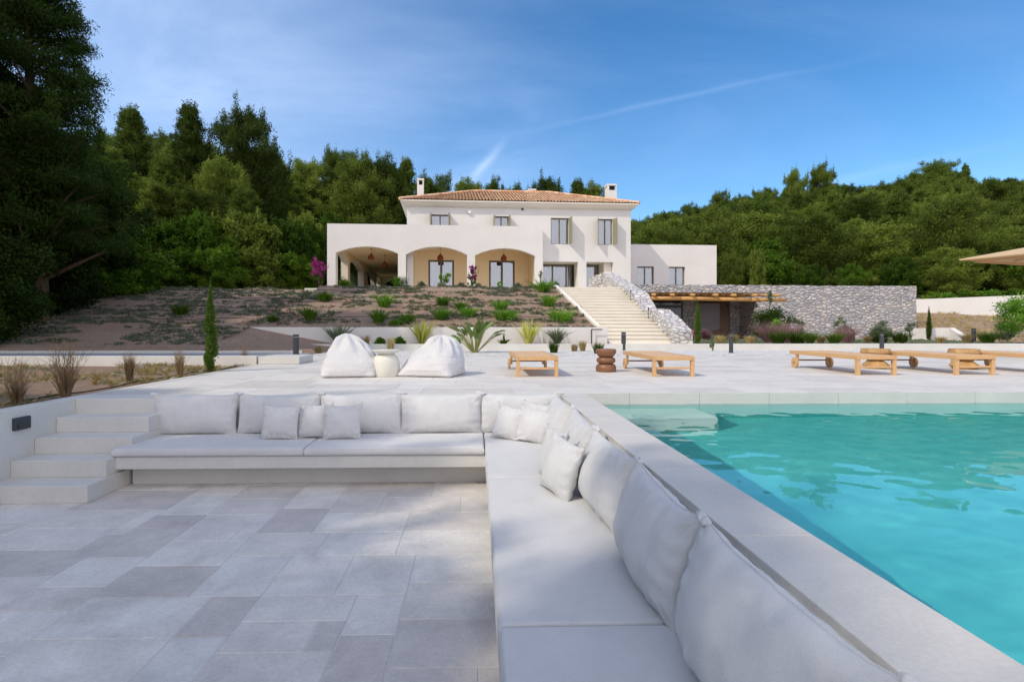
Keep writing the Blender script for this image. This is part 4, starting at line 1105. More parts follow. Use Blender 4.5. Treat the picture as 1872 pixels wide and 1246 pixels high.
hp(MB().tube((A(955, MBk), MBk-.05, Z(381.5, MBk)), (A(955, MBk), MBk-.001, Z(381.5, MBk)), .09, n=14), 'alarm_box', darkm)
hp(MB().box(aL+.1, mR, 30.0, B0-.301, FZ-.3, FZ-.03), 'bounce_paving', step_m)  # unseen pale slab, added to bounce sunlight up onto the porch ceiling
hp(MB().box(aL-.02, mR, B0-.3, B0+PD+3, FZ-.3, FZ-.001).box(mR+.001, wR, WB-1, WB+6, FZ-1.2, FZ-.9), 'floor_slab', step_m)
hp(MB().box(aL+.5, mL-.002, B0+.452, B0+PD-.4, CE+.251, CE+.4), 'porch_deck', plaster)
# rattan pendants hang in the arches
lp = [(678.5, 474.5, B0+2.6, 'rattan pendant lamp in the left arch, higher of the two', 457), (703.5, 488, B0+6.0, 'rattan pendant lamp further back in the left arch', 476), (805, 475, B0+1.9, 'rattan pendant lamp in the middle arch', 459),
      (921, 476, B0+1.9, 'rattan pendant lamp in the right arch', 459)]
for (px, py, b, lab, ct) in lp:
    a, z = hat(px, py, b); t = thing('pendant_lamp', lab, 'pendant lamp', hw(a, b, z), HT, 'rattan pendant lamps of the porch')
    r = .22
    MB().lathe([(.03, .46), (.05, .40), (.10, .34), (.19, .24), (r, .13), (r*.98, .04), (r*.8, 0), (0, 0)], n=20).build('shade', copper, t, smooth=True)
    MB().tube((0, 0, .45), (0, 0, CE-z), .008, n=5).build('cord', darkm, t)
    MB().lathe([(.0, CE-z-.04), (.06, CE-z-.04), (.07, CE-z-.001)], n=12).build('ceiling_rose', copper, t)

# ------------------------------------------------------------------ stone stairs
SB, ST = 22.0, 28.4; NS = 17; z0_, z1_ = .235, FZ-.02
sl0, sr0 = hat(1091, 628, SB)[0], hat(1226, 628, SB)[0]
sl1, sr1 = hat(1031, 525, ST)[0], hat(1134, 525, ST)[0]
sL, sR = (sl0+sl1)/2, (sr0+sr1)/2
sbp = (sL, SB, 0.0)
t = thing('stairs', 'broad cream stone stairs going up to the villa', 'stairs', hw(*sbp), HT)
rs_ = (z1_-z0_)/NS; td = (ST-SB)/(NS-1)
for k in range(NS):
    b = SB+k*td
    MB().box(sL-.26, sR+.03, b, b+td+.3, max(-.1, z0_+k*rs_-.25), z0_+(k+1)*rs_-.045).box(sL-.28, sR+.03, b-.05, b+td+.28, z0_+(k+1)*rs_-.044, z0_+(k+1)*rs_).build('step', step_m, t, off=sbp)
MB().prism([(SB+.6, -.1), (ST+.3, -.1), (ST+.3, z1_-.3), (SB+.6, z0_-.1)], sL-.25, sR, 'x').build('core', cream, t, off=sbp)
MB().box(sL-.3, sR+.03, ST+td, 36.2, FZ-.25, FZ-.008).build('landing', step_m, t, off=sbp)
MB().box(sL-.3, sR+.9, 19.3, SB-.001, -.06, .14).build('foot_slab', step_m, t, off=sbp)
prf = [(21.6, -.1), (21.6, .64), (23.9, 1.60), (25.4, 1.66), (26.6, 2.50), (29.0, 3.16), (32.0, 4.02), (35.0, 4.0), (35.0, -.1)]
wbp = (sR+.4, 26, 0)
m = MB().prism([(20.42, -.1), (20.42, .86), (28.7, 3.03), (ST+.9, 3.03), (ST+.9, -.1)], sL-.44, sL-.285, 'x'); m.build('side_curb', cream, t, off=sbp)
t = thing('stone_wall', 'sloping white rubble stone wall at the right side of the stairs', 'wall', hw(*wbp), HT)
def rough(m, amp, seed, cut=.28):
    """cut long faces up and jitter the points so that rubble masonry has an uneven outline"""
    import bmesh
    bm = bmesh.new(); bm.from_mesh(m)
    bmesh.ops.triangulate(bm, faces=bm.faces[:])
    for _ in range(5):
        ed = [e for e in bm.edges if e.calc_length() > cut]
        if not ed: break
        bmesh.ops.subdivide_edges(bm, edges=ed, cuts=1, use_grid_fill=False)
        bmesh.ops.triangulate(bm, faces=[f for f in bm.faces if len(f.verts) > 3])
    bm.normal_update()
    for v in bm.verts:
        n_ = Vector(mn.noise_vector((v.co*2.7+Vector((seed, 0, 0)))))*amp; v.co += n_
    bm.to_mesh(m); bm.free()
m = MB().prism(prf, sR+.032, sR+.80, 'x').mesh('side_wall', off=wbp); rough(m, .06, 1); link('wall', m, stone2, t)
xB = hat(1074, 523, 32.2)[0]
m = MB().prism([(xB, FZ-.1), (sR+.05, FZ-.1), (sR+.05, 3.98), (xB, 3.2)], 32.0, 32.5, 'y').mesh('upper_wall', off=wbp); rough(m, .04, 4); link('upper_wall', m, stone2, t)
for k, (px, py) in enumerate(((1153.5, 555), (1188.5, 594))):
    b = [26.5, 24.1][k]; a = sR-.12; zz_ = z0_+rs_*math.ceil((b-SB)/td)+.0
    t = thing('step_light', ['thin dark step light, upper of the two beside the stair wall', 'thin dark step light, lower of the two beside the stair wall'][k], 'light', hw(a, b, zz_), HT, 'thin step lights beside the stair wall')
    MB().tube((0, 0, -.05), (0, 0, .40), .012, n=6).build('stake', darkm, t); MB().tube((0, 0, .40), (0, 0, .52), .03, n=8).build('lamp_head', darkm, t)

# ------------------------------------------------------------------ long rubble wall with the shaded garden room
GB = 29.3; ga, gb_ = sR+.82, hat(1675.5, 560, GB)[0]; gt_ = hat(1600, 522.5, GB)[1]
n0, n1 = hat(1205, 560, GB)[0], hat(1385, 560, GB)[0]; nz = 2.36
gbp = ((ga+gb_)/2, GB, .1)
t = thing('stone_wall', 'long grey rubble stone wall right of the stairs with a flat top', 'wall', hw(*gbp), HT)
m = wall_open(MB(), ga, gb_, -.1, gt_, GB, GB+.6, [(ga-.001, n1, -.1, nz)]).mesh('wall', off=gbp)
rough(m, .035, 8, .45); link('wall', m, stone, t)
rb_ = GB+1.9
i0, i1 = hat(1248, 560, rb_)[0], hat(1272, 560, rb_)[0]; i2, i3 = hat(1318, 560, rb_)[0], hat(1335, 560, rb_)[0]
m = MB().box(i0, i1, rb_, rb_+.4, -.1, nz+.3).box(i3, n1+.4, rb_, rb_+.4, -.1, nz+.3).box(n1-.001, n1+.35, GB+.602, rb_, -.1, nz+.3).mesh('inner_wall', off=gbp)
link('inner_wall', m, stone, t)
MB().box(ga, n1+.3, GB+.602, rb_+3, nz+.02, nz+.25).build('room_ceiling', cream, t, off=gbp)
MB().box(ga, n1+.3, rb_+2.4, rb_+2.6, -.1, nz+.3).build('room_back', darkin, t, off=gbp)
MB().box(ga, n1+.3, GB-2.0, rb_+3, -.2, .12).build('room_floor', concrete, t, off=gbp)
dr = MB().box(i1+.05, i2-.02, rb_+.1, rb_+.16, .12, nz-.15); dr.build('door', simple('grey_painted_door', (.28, .27, .28), None, 3, .7), t, off=gbp)
MB().box(ga+.4, i0-.02, rb_+.1, rb_+.14, .12, nz-.1).build('glass_door', simple('dark_pane', (.03, .035, .04), None, 2, .08, .6), t, off=gbp)
# log pergola in front
PZ = 2.20; pb0 = 26.6; p0_, p1_ = hat(1180, 545, pb0)[0], hat(1436, 545, pb0)[0]
pbp = ((p0_+p1_)/2, pb0, .1)
t = thing('pergola', 'wooden log pergola fixed to the front of the long stone wall', 'pergola', hw(*pbp), HT)
rnd = random.Random(4)
def log(m, p, q, r, n=10, wob=.03):
    pts = []; rr = []; k = max(3, int((Vector(q)-Vector(p)).length/1.6)); wob *= .6
    for i in range(k+1):
        u = i/k; c = Vector(p).lerp(Vector(q), u); pts.append(tuple(c+Vector((rnd.uniform(-wob, wob)*.3, rnd.uniform(-wob, wob), rnd.uniform(-wob, wob))))); rr.append(r*(1.05-.15*u)*rnd.uniform(.97, 1.04))
    m.path(pts, rr, n)
m = MB(); log(m, (p0_, pb0, PZ+.03), (p1_, pb0, PZ-.02), .10); m.build('front_log', woodx, t, off=pbp, smooth=True)
m = MB(); log(m, (n0-.1, GB-.22, PZ+.22), (p1_-.9, GB-.22, PZ+.22), .11); m.build('wall_log', woodx, t, off=pbp, smooth=True)
for k in range(7):
    xx = p0_+.3+(p1_-p0_-.9)*k/6+rnd.uniform(-.1, .1); m = MB(); log(m, (xx, pb0-.28, PZ+.20), (xx+.1, GB-.05, PZ+.38), .07, 8, .01); m.build('cross_log', woodx, t, off=pbp, smooth=True)
m = MB()
for k in range(34):
    bq = pb0+.1+k*.078; log(m, (p0_+.1, bq, PZ+.325+.06*(bq-pb0)), (p1_-.8, bq, PZ+.325+.06*(bq-pb0)), .03, 5, .006)
m.build('reed_cover', simple('reed_mat', (.22, .15, .09), (.14, .09, .055), 8, .9), t, off=pbp)
for xx in (): m = MB(); log(m, (xx, pb0+.02, .1), (xx, pb0+.02, PZ-.1), .075, 8, .015); m.build('post', woodx, t, off=pbp, smooth=True)

# white boundary walls at the far right
def wline(label, pts, th, mat=plaster):
    t = thing('boundary_wall', label, 'wall', (pts[0][0], pts[0][1], pts[0][2]))
    m = MB()
    for (x0_, y0_, zl0, zh0), (x1_, y1_, zl1, zh1) in zip(pts[:-1], pts[1:]):
        d = Vector((x1_-x0_, y1_-y0_, 0)).normalized(); n_ = Vector((-d.y, d.x, 0))*th
        i = len(m.v)
        for (x, y, zl, zh) in ((x0_, y0_, zl0, zh0), (x1_, y1_, zl1, zh1)):
            m.v += [(x, y, zl), (x+n_.x, y+n_.y, zl), (x+n_.x, y+n_.y, zh), (x, y, zh)]
        m.f += [(i, i+3, i+2, i+1), (i+4, i+5, i+6, i+7), (i, i+4, i+7, i+3), (i+3, i+7, i+6, i+2), (i+2, i+6, i+5, i+1), (i+1, i+5, i+4, i)]
    m.build('wall', mat, t, off=pts[0][:3])
a0, h0 = at(1672, 547, 37); a1, h1 = at(1830, 541, 35); a2, h2 = at(1990, 534, 33)
wline('white boundary wall under the hedge at the far right', [(a0, 37, 1.4, h0), (a1, 35, 1.2, h1), (a2, 33, 1.0, h2)], .25)
a0, h0 = at(1660, 600, 27.6); a1, h1 = at(1735, 599, 27.2); a2, h2 = at(1765, 618, 26)
wline('short low white wall at the right end of the long stone wall', [(a0, 27.6, 0, h0), (a1, 27.2, 0, h1), (a2, 26, 0, h2)], .25)

# ------------------------------------------------------------------ trees
def pine_proto(nm, seed, H, Rd, nleaf, ls, mat, shape, nb=26, crown0=.22, flat=.6, elong=2.6):
    """a tapered trunk with limbs; each limb carries flattened clumps of needles. Built at the origin, reused by copying."""
    rs = random.Random(seed); lobes = []; tr = MB()
    lean = Vector((rs.uniform(-.05, .05), rs.uniform(-.05, .05), 1))
    tp = [(lean.x*H*u + .12*math.sin(u*5+seed), lean.y*H*u + .12*math.cos(u*4+seed), H*u) for u in (-.03, .15, .35, .55, .75, .93)]
    tr.path(tp, [H*.022*(1.05-u) + .01 for u in (0, .15, .35, .55, .75, .93)], 7)
    for k in range(nb):
        u = (k+rs.random())/nb; z = H*(crown0+(.97-crown0)*u); ang = k*2.4+rs.uniform(-.5, .5)
        if shape == 'cone': pr = (1-u)**.75*.95+.10
        elif shape == 'round': pr = math.sqrt(max(.03, 1-(u*1.75-.80)**2))*.98
        elif shape == 'umbrella': pr = math.sqrt(max(.02, 1-(u-.35)**2/.5))
        else: pr = (1-u)**.8*(.85+.2*math.sin(u*13+seed))+.14
        L_ = Rd*pr*rs.uniform(.72, 1.12)
        c = Vector((lean.x*z, lean.y*z, z)); o = Vector((math.cos(ang), math.sin(ang), rs.uniform(-.05, .30)))
        tr.tube(tuple(c-Vector((0, 0, L_*.25))), tuple(c+o*L_*.85), H*.006*(1.2-u), H*.002, 4, False)
        if rs.random() < .75:
            q_ = c+o*L_*1.02; lobes.append((q_.x, q_.y, q_.z+.10*Rd, .085*Rd, .085*Rd, .17*Rd))
        for f_, s_ in ((.95, .21), (.66, .26), (.36, .30)):
            if f_ == .3 and rs.random() < .4: continue
            p = c+o*L_*f_+Vector((rs.uniform(-.1, .1), rs.uniform(-.1, .1), rs.uniform(-.05, .1)))*Rd
            s = Rd*s_*rs.uniform(.75, 1.2)*(.65+.35*pr)
            lobes.append((p.x, p.y, p.z, s, s, s*flat))
    if shape in ('cone', 'open'): lobes.append((lean.x*H, lean.y*H, H*.97, Rd*.12, Rd*.12, H*.06))
    cr = np_mesh(nm+'_crown', *leaf_cloud(lobes, nleaf, ls, seed, elong, .45, .55))
    return dict(H=H, R=Rd, trunk=tr.mesh(nm+'_trunk'), crown=cr, mat=mat)
def grow(pr, x, y, z, h, r, label, group, rz=None, cat='tree', name='pine_tree', far=False, seed=0):
    rs = random.Random(int(x*13+y*7)+seed)
    sc = (r/pr['R'], r/pr['R'], h/pr['H']); rz = rs.uniform(0, 6.28) if rz is None else rz
    t = thing(name, label, cat, (x, y, z), rz, group)
    for n_, me, m_ in (('trunk', pr['trunk'], bark), ('crown', pr['crown'], pr['mat'])):
        o = link(n_, me, m_, t); o.scale = sc
    return t
P_cone = pine_proto('cone', 1, 12, 3.0, 80000, .21, pine_m, 'cone', 56, .15, .5, 4.2)
P_open = pine_proto('open', 2, 12, 2.6, 42000, .20, pine2_m, 'open', 34, .2, .5)
P_rnd = pine_proto('round', 3, 10, 3.6, 90000, .21, pine_m, 'round', 62, .22, .62, 4.2)
P_rnd2 = pine_proto('round', 14, 10, 3.4, 80000, .21, pine2_m, 'round', 54, .18, .6, 4.2)
B_shr = pine_proto('broad', 5, 5, 2.6, 42000, .17, broad_m, 'round', 34, .08, .8, 1.7)
B_shr2 = pine_proto('broad', 6, 5, 2.4, 38000, .17, pine2_m, 'round', 30, .06, .8, 1.7)
B_dark = pine_proto('broad', 5, 5, 2.6, 42000, .13, shade_m, 'round', 34, .08, .8, 1.7)
P_dark = pine_proto('round', 3, 10, 3.6, 90000, .14, shade_m, 'round', 50, .18, .6)
P_big = pine_proto('big', 7, 15, 3.7, 260000, .13, shade_m, 'cone', 72, .16, .42, 4.0)
F_ = [pine_proto('far', 21, 9, 3.9, 30000, .25, pine2_m, 'round', 36, .20, .55, 3.6), pine_proto('far', 22, 9, 4.0, 30000, .25, pine_m, 'round', 36, .16, .55, 3.6),
      pine_proto('far', 23, 9, 3.4, 26000, .25, pine_m, 'cone', 34, .15, .5, 3.6), pine_proto('far', 24, 7, 4.0, 22000, .24, pine2_m, 'umbrella', 22, .42, .5),
      pine_proto('far', 25, 6, 3.8, 22000, .23, broad_m, 'round', 26, .04, .7, 1.8), pine_proto('far', 26, 9, 3.9, 30000, .25, pine2_m, 'round', 34, .1, .65, 3.6)]

def tree_px(px, ytop, D, wpx, pr, label, name='pine_tree', cat='tree', group='pines of the wood at the left'):
    x, zt = at(px, ytop, D); z = gz(x, D)-.3; grow(pr, x, D, z, zt-z, wpx*D/2000, label, group, name=name, cat=cat)
# near pines at the left edge
tree_px(70, -190, 21, 300, P_big, 'tall dark pine at the left edge, rising out of the top of the picture')
tree_px(-150, -120, 19, 330, P_big, 'dark pine cut off by the left edge of the picture')
tree_px(40, 235, 25, 330, P_dark, 'dark round pine under the tall one at the left edge')
tree_px(-60, 300, 20, 260, B_dark, 'dark broad bush at the far left edge', 'broadleaf_tree')
tree_px(130, 330, 26, 230, B_dark, 'dark broad tree on the shaded bank at the left', 'broadleaf_tree')
tree_px(60, 400, 22, 230, B_dark, 'low dark tree on the shaded bank, nearest the left edge', 'broadleaf_tree')
tree_px(190, 430, 27, 190, B_shr, 'low dark tree on the shaded bank, right of the black shade', 'broadleaf_tree')
tree_px(-30, 430, 17.5, 200, B_dark, 'dark bush low at the left edge above the path', 'broadleaf_tree')
sk = [(247, 203, 43, 130, P_cone, 'pointed pine standing above the wood, left of the tall thin one'), (345, 196, 45, 120, P_cone, 'tall thin pine with two tips above the wood'),
      (452, 213, 47, 135, P_rnd, 'large round topped pine, highest crown of the left skyline'), (300, 290, 40, 130, P_cone, 'pine in front of the two pointed ones'), (395, 300, 42, 130, P_rnd2, 'pine left of and below the large round one'),
      (205, 270, 37, 120, P_cone, 'pine beside the tall edge pine'), (500, 290, 60, 110, P_cone, 'pine at the right foot of the large round one'), (560, 300, 68, 95, P_rnd2, 'pine between the large round one and the villa'),
      (622, 282, 72, 100, P_rnd, 'round pine left of the villa roof'), (668, 290, 64, 110, P_rnd2, 'pointed pine left of the villa roof'), (706, 300, 66, 105, P_rnd, 'pine close to the left chimney'),
      (742, 290, 66, 90, P_cone, 'thin pine just left of the left chimney'), (795, 328, 66, 100, P_rnd, 'pine just right of the left chimney'), (850, 336, 66, 95, P_rnd2, 'small round pine above the left half of the roof'),
      (903, 338, 66, 75, P_rnd, 'pale pine above the middle of the roof'), (945, 345, 66, 90, P_rnd2, 'low crown left of the small middle chimney'), (1000, 334, 66, 90, P_rnd, 'round pine above the right half of the roof'), (1052, 332, 66, 75, P_cone, 'pointed pine above the right half of the roof'),
      (1085, 340, 66, 90, P_rnd2, 'low crown just left of the right chimney'), (640, 330, 66, 100, P_rnd2, 'pine above the left end of the porch'), (600, 330, 70, 100, P_cone, 'pine above the porch corner, nearer'),
      (700, 345, 68, 90, P_rnd2, 'pine behind the left end of the roof'), (540, 340, 64, 105, P_cone, 'pale green pine left of the porch'), (250, 330, 36, 140, P_rnd2, 'round pine in the middle of the left wood'), (350, 350, 37, 140, P_rnd2, 'round pine low in the middle of the left wood'), (455, 345, 40, 120, P_cone, 'pine right of the middle of the left wood')]
for px, yt, D, wp, pr, lab in sk: tree_px(px, yt, D, wp, pr, lab)
lo2 = [(225, 400, 33.5, 120), (300, 415, 34, 120), (372, 400, 35, 120), (445, 395, 36.5, 110), (515, 410, 38.5, 110), (560, 420, 44, 90), (265, 455, 32.5, 100), (335, 462, 33, 100), (402, 455, 33.5, 90), (470, 462, 35, 90), (535, 465, 37.5, 80), (572, 440, 45, 80),
       (560, 400, 46, 90), (600, 400, 48, 80)]
for k, (px, yt, D, wp) in enumerate(lo2):
    tree_px(px, yt, D, wp, B_shr if k % 3 else B_shr2, 'green broadleaf tree in the row along the top of the bank, left of the villa', 'broadleaf_tree', group='broadleaf trees along the top of the bank')
rnd = random.Random(77); n_l = 0
for row, v in enumerate(np.arange(43, 84, 6.5)):
    x = -64+rnd.uniform(0, 3)
    while x < 15:
        px = 870+x/v*1000; zg = gz(x, v)
        if px > 120 and not (px > 640 and v < 65) and not (-25 < x < 11 and v < 65):
            lim = np.interp(px, [100, 250, 345, 400, 450, 520, 560, 700, 760, 800, 1100, 1160], [280, 250, 240, 270, 240, 300, 320, 320, 345, 350, 362, 395])
            zt = EYE+v*(596-lim)/1000 - rnd.uniform(0, 2.5); h = zt-zg
            if h > 3: grow(F_[rnd.randrange(3)], x, v+rnd.uniform(-2, 2), zg-.3, min(h, 13), rnd.uniform(2.6, 3.8), 'pine among the filled crowns of the wood left of and behind the villa', 'further pines of the left wood'); n_l += 1
        x += rnd.uniform(5.0, 7.5)
# the wooded hillside at the right
n_r = 0
for row, v in enumerate(np.arange(52, 127, 4.9)):
    x = v*.24+rnd.uniform(0, 4)
    while x < v*1.10+6:
        zg = gz(x, v); px = 870+x/v*1000; yb = 596-(zg-EYE)/v*1000
        lim = np.interp(px, [1150, 1200, 1260, 1330, 1400, 1440, 1470, 1500, 1560, 1620, 1680, 1720, 1770, 1830, 1872, 2000], [398, 392, 378, 362, 352, 322, 316, 312, 334, 334, 312, 300, 306, 324, 320, 330])
        zmax = EYE+v*(596-lim)/1000; kind = rnd.choices(range(6), [3, 3, 1.4, 1.1, 2.2, 2])[0]
        if v < 62: kind = rnd.choice((4, 4, 5, 0))
        h = {0: 8.5, 1: 9, 2: 9.5, 3: 8, 4: 5, 5: 7.5}[kind]*rnd.uniform(.8, 1.2); h = min(h, zmax-zg+rnd.uniform(-1.2, .5))
        if h > 2.2: grow(F_[kind], x, v+rnd.uniform(-1.8, 1.8), zg-.4, h, rnd.uniform(2.7, 4.3)*(1 if h > 5 else .85), 'pine or scrub tree among many on the wooded hillside at the right', 'trees of the right hillside', far=True); n_r += 1
        x += rnd.uniform(4.4, 6.6)
print('TREES', n_l, n_r)
for px, yt, D, wp, k, lab in ((1456, 318, 112, 44, 3, 'flat topped pine alone on the ridge, left of its taller twin'), (1501, 309, 113, 58, 3, 'flat topped pine on the ridge with sky under its crown'), (1320, 357, 112, 52, 3, 'dark rounded pine on the low part of the ridge'),
                              (1258, 376, 108, 40, 1, 'small dark pine at the left end of the right ridge'), (1715, 297, 118, 90, 1, 'largest crown at the top of the right hill'), (1380, 357, 112, 50, 3, 'wide pine on the ridge right of the dark rounded one'), (1765, 300, 116, 30, 2, 'thin pointed pine right of the largest crown on the hill')):
    tree_px(px, yt, D, wp, F_[k], lab, group='pines on the skyline of the right hill')
# hedge row and garden trees behind the far white wall
for k, (px, yt, D, wp) in enumerate([(1700, 522, 39, 34), (1735, 520, 39.5, 36), (1772, 518, 39.5, 40), (1812, 515, 39.5, 40), (1850, 514, 39, 40), (1890, 512, 38, 44), (1930, 510, 37, 44)]):
    x, zt = at(px, yt, D); z = gz(x, D)-.2
    plant('hedge_shrub', leaf_cloud(shrub_lobes(wp*D/2000, zt-z, 14, k), 5000, .13, k, 1.9, .5), bright_m if k % 2 else broad_m, (x, D, z), label='green hedge shrub behind the far white wall at the right', cat='shrub', group='hedge behind the far white wall')
tree_px(1385, 462, 46, 32, B_shr2, 'pale young tree behind the long stone wall', 'broadleaf_tree', group='garden trees behind the stone wall')
tree_px(1735, 455, 47, 120, F_[5], 'olive coloured spreading tree behind the right end of the stone wall', 'broadleaf_tree', group='garden trees behind the stone wall')
tree_px(1640, 480, 46, 70, F_[4], 'round dark green bush above the right end of the stone wall', 'broadleaf_tree', group='garden trees behind the stone wall')
tree_px(1835, 440, 50, 110, F_[5], 'spreading tree behind the parasol', 'broadleaf_tree', group='garden trees behind the stone wall')
tree_px(1560, 488, 45, 60, F_[4], 'low scrub above the middle of the long stone wall', 'broadleaf_tree', group='garden trees behind the stone wall')
tree_px(1480, 490, 45, 60, F_[4], 'low scrub above the left half of the long stone wall', 'broadleaf_tree', group='garden trees behind the stone wall')
tree_px(1340, 470, 47, 50, F_[5], 'bushy tree at the right corner of the low wing', 'broadleaf_tree', group='garden trees behind the stone wall')
# pines beside and behind the viewer: their shade lies over the lounge
sh_lab = 'tall pine beside the lounge, outside the picture, whose shade falls on the seats'
SHADE = [(-18.6, -3.0, 17, 3.0), (-17.2, -5.0, 17, 2.8), (-15.6, -6.8, 17, 2.8), (-14.1, -8.4, 17, 2.8), (-13.0, -10.6, 17, 3.0), (-12.0, -12.4, 16.5, 3.0), (-10.2, -13.6, 16, 3.2), (-17.5, 12.2, 17, 3.4), (-21, 15.5, 18, 3.6), (-19.5, 9.5, 15, 3.2)]
for k, (x, y, h, r) in enumerate(SHADE):
    grow(P_rnd if k % 2 else P_cone, x, y, -.1, h, r, sh_lab, 'pines around the viewer')

# ------------------------------------------------------------------ planting
def pl_at(px, py, z=None): return stand(px, py, z)
# left strip: dried shrubs in bare soil
m1 = twigs(60, .60, .42, 3, .004).mesh('dry_shrub'); m2 = twigs(36, .52, .16, 5, .004).mesh('dry_shrub')
bl1 = np_mesh('dry_blades', *blades(110, .42, .45, .008, 4, .4)); bl2 = np_mesh('dry_blades', *blades(90, .60, .13, .009, 9, .3))
for k, (px, by, h, lab, tw, blm) in enumerate([(50, 737, .46, 'small dried shrub nearest the left edge of the picture', m1, bl1), (131, 722, .62, 'widest dried shrub, bushy and grey brown, left of the steps', m1, bl1),
        (237, 697, .50, 'thin dried plant with a forked top on the left strip', m2, bl2), (341, 687, .50, 'pale straw coloured dried shrub beside the cypress', m2, bl2), (447, 664, .50, 'thin dry seedling just right of the cypress', m2, bl2)]):
    x, y = on_z(px, by, 0); x = min(x, -5.05); t = thing('dried_shrub', lab, 'shrub', (x, y, -.02), 0, 'dried shrubs on the left strip')
    o = link('twigs', tw, twig, t); o.scale = (h/.55,)*3
    if px not in (447,): o = link('blades', blm, dry_m if k not in (3,) else straw_m, t); o.scale = (h/.6,)*3
cypress(385, 679, 510, 31, 0, 'tall slim cypress at the left edge of the terrace', 3)
MB().path([(-5.15-.05*math.sin(k*.9), 4.6+k*.55, .0+.012*math.sin(k*2)) for k in range(15)], [.009]*15, 5).build('drip_hose', hose_m)
tag(bpy.data.objects['drip_hose'], 'thin black drip hose lying along the left strip', 'hose')
tf = [blades(26, .13, .8, .012, s, .5, 3) for s in range(4)]
def scatter(name, n, f, tufts, mat, label, kind='stuff', smin=.6, smax=1.4, seed=0):
    rs = random.Random(seed); V_, F__, T = [], [], []; o = 0
    for k in range(n):
        q = f(rs)
        if q is None: continue
        x, y, z = q; v, ff, t = tufts[rs.randrange(len(tufts))]; s = rs.uniform(smin, smax); a = rs.uniform(0, 6.28); c, sn = math.cos(a), math.sin(a)
        v = np.asarray(v)*s; w_ = np.stack([v[:, 0]*c-v[:, 1]*sn+x, v[:, 0]*sn+v[:, 1]*c+y, v[:, 2]+z], 1)
        V_.append(w_); F__.append(np.asarray(ff)+o); T.append(np.clip(np.asarray(t)*.6+.4*rs.random(), 0, 1)); o += len(v)
    ob = link(name, np_mesh(name, np.vstack(V_), np.vstack(F__), np.concatenate(T)), mat); tag(ob, label, kind=kind); return ob
tfn = [blades(14, .12, .9, .014, s, .5, 2) for s in range(4)]
def f_left(rs):
    x, y = rs.uniform(-16, -4.95), rs.uniform(2, 12.2)
    return (x, y, gz(x, y)-.01) if mn.noise((x*.7, y*.7, 2)) > -.12 else None
scatter('dry_grass', 2600, f_left, tfn, straw_m, 'dry grass on the left strip', seed=1)
scatter('grass', 1500, f_left, tfn, grey_m, 'thin green weeds on the left strip', seed=6, smin=.4, smax=.9)
lc = [leaf_cloud([(0, 0, .05, .17, .17, .07)], 40, .075, s, 1.8) for s in range(4)]
def f_bank(rs):
    x, v = rs.uniform(-30, 5.2), rs.uniform(18, 31.5); y = v+x*math.tan(HT)
    if x > -8.2 and y < 20.35: return None
    rowed = mn.noise((x*.35, v*1.6, 5))
    if rowed < -.05: return None
    wx = wh(x, y)[0]
    if wx > sL-.35: return None
    return (x, y, gz(x, y)-.02)
scatter('ground_cover', 6000, f_bank, lc, lav_m, 'small grey green creeping plants on the bank', seed=2, smin=.5, smax=1.2)
scatter('ground_cover', 3500, f_bank, lc, grey_m, 'low green weeds on the bank', seed=12, smin=.4, smax=1.0)
def f_bank2(rs):
    q = f_bank(rs)
    return q if q and q[0] > -9 else None
scatter('dry_grass', 5200, f_bank2, tfn, dry_m, 'dry brown tufts on the bank', seed=3, smin=.5, smax=1.3)
rk = []
for s in range(3):
    m = MB(); rs = random.Random(s); m.lathe([(0, 0), (.05, .0), (.06, .03), (.035, .055), (0, .06)], n=7)
    rk.append(([(a*rs.uniform(.7, 1.3), b*rs.uniform(.7, 1.3), c*rs.uniform(.7, 1.2)) for a, b, c in m.v], m.f[:28] , [.5]*28))
rk = [(v, [f for f in ff if len(f) == 4], [.5]*len([f for f in ff if len(f) == 4])) for v, ff, _ in rk]
scatter('stones', 900, lambda rs: (f_bank(rs) if rs.random() < .6 else f_left(rs)), rk, simple('field_stone', (.34, .30, .25), (.26, .22, .18), 3, .95), 'loose stones on the bank and the left strip', seed=5, smin=.25, smax=1.2)
hz_ = (20.9, 22.2, 23.5, 24.8, 26.1, 27.4)
for k, v in enumerate(hz_[1::2]):
    pts = []
    for q in range(60):
        x = -13+q*.3; y = v+x*math.tan(HT)+.05*math.sin(q*.7+k); 
        if wh(x, y)[0] < sL-.4: pts.append((x, y, gz(x, y)+.03))
    if len(pts) > 1: tag(MB().path(pts, [.009]*len(pts), 4).build('drip_hose', hose_m), 'black drip hose running across the planted bank', 'hose', 'drip hoses across the bank')
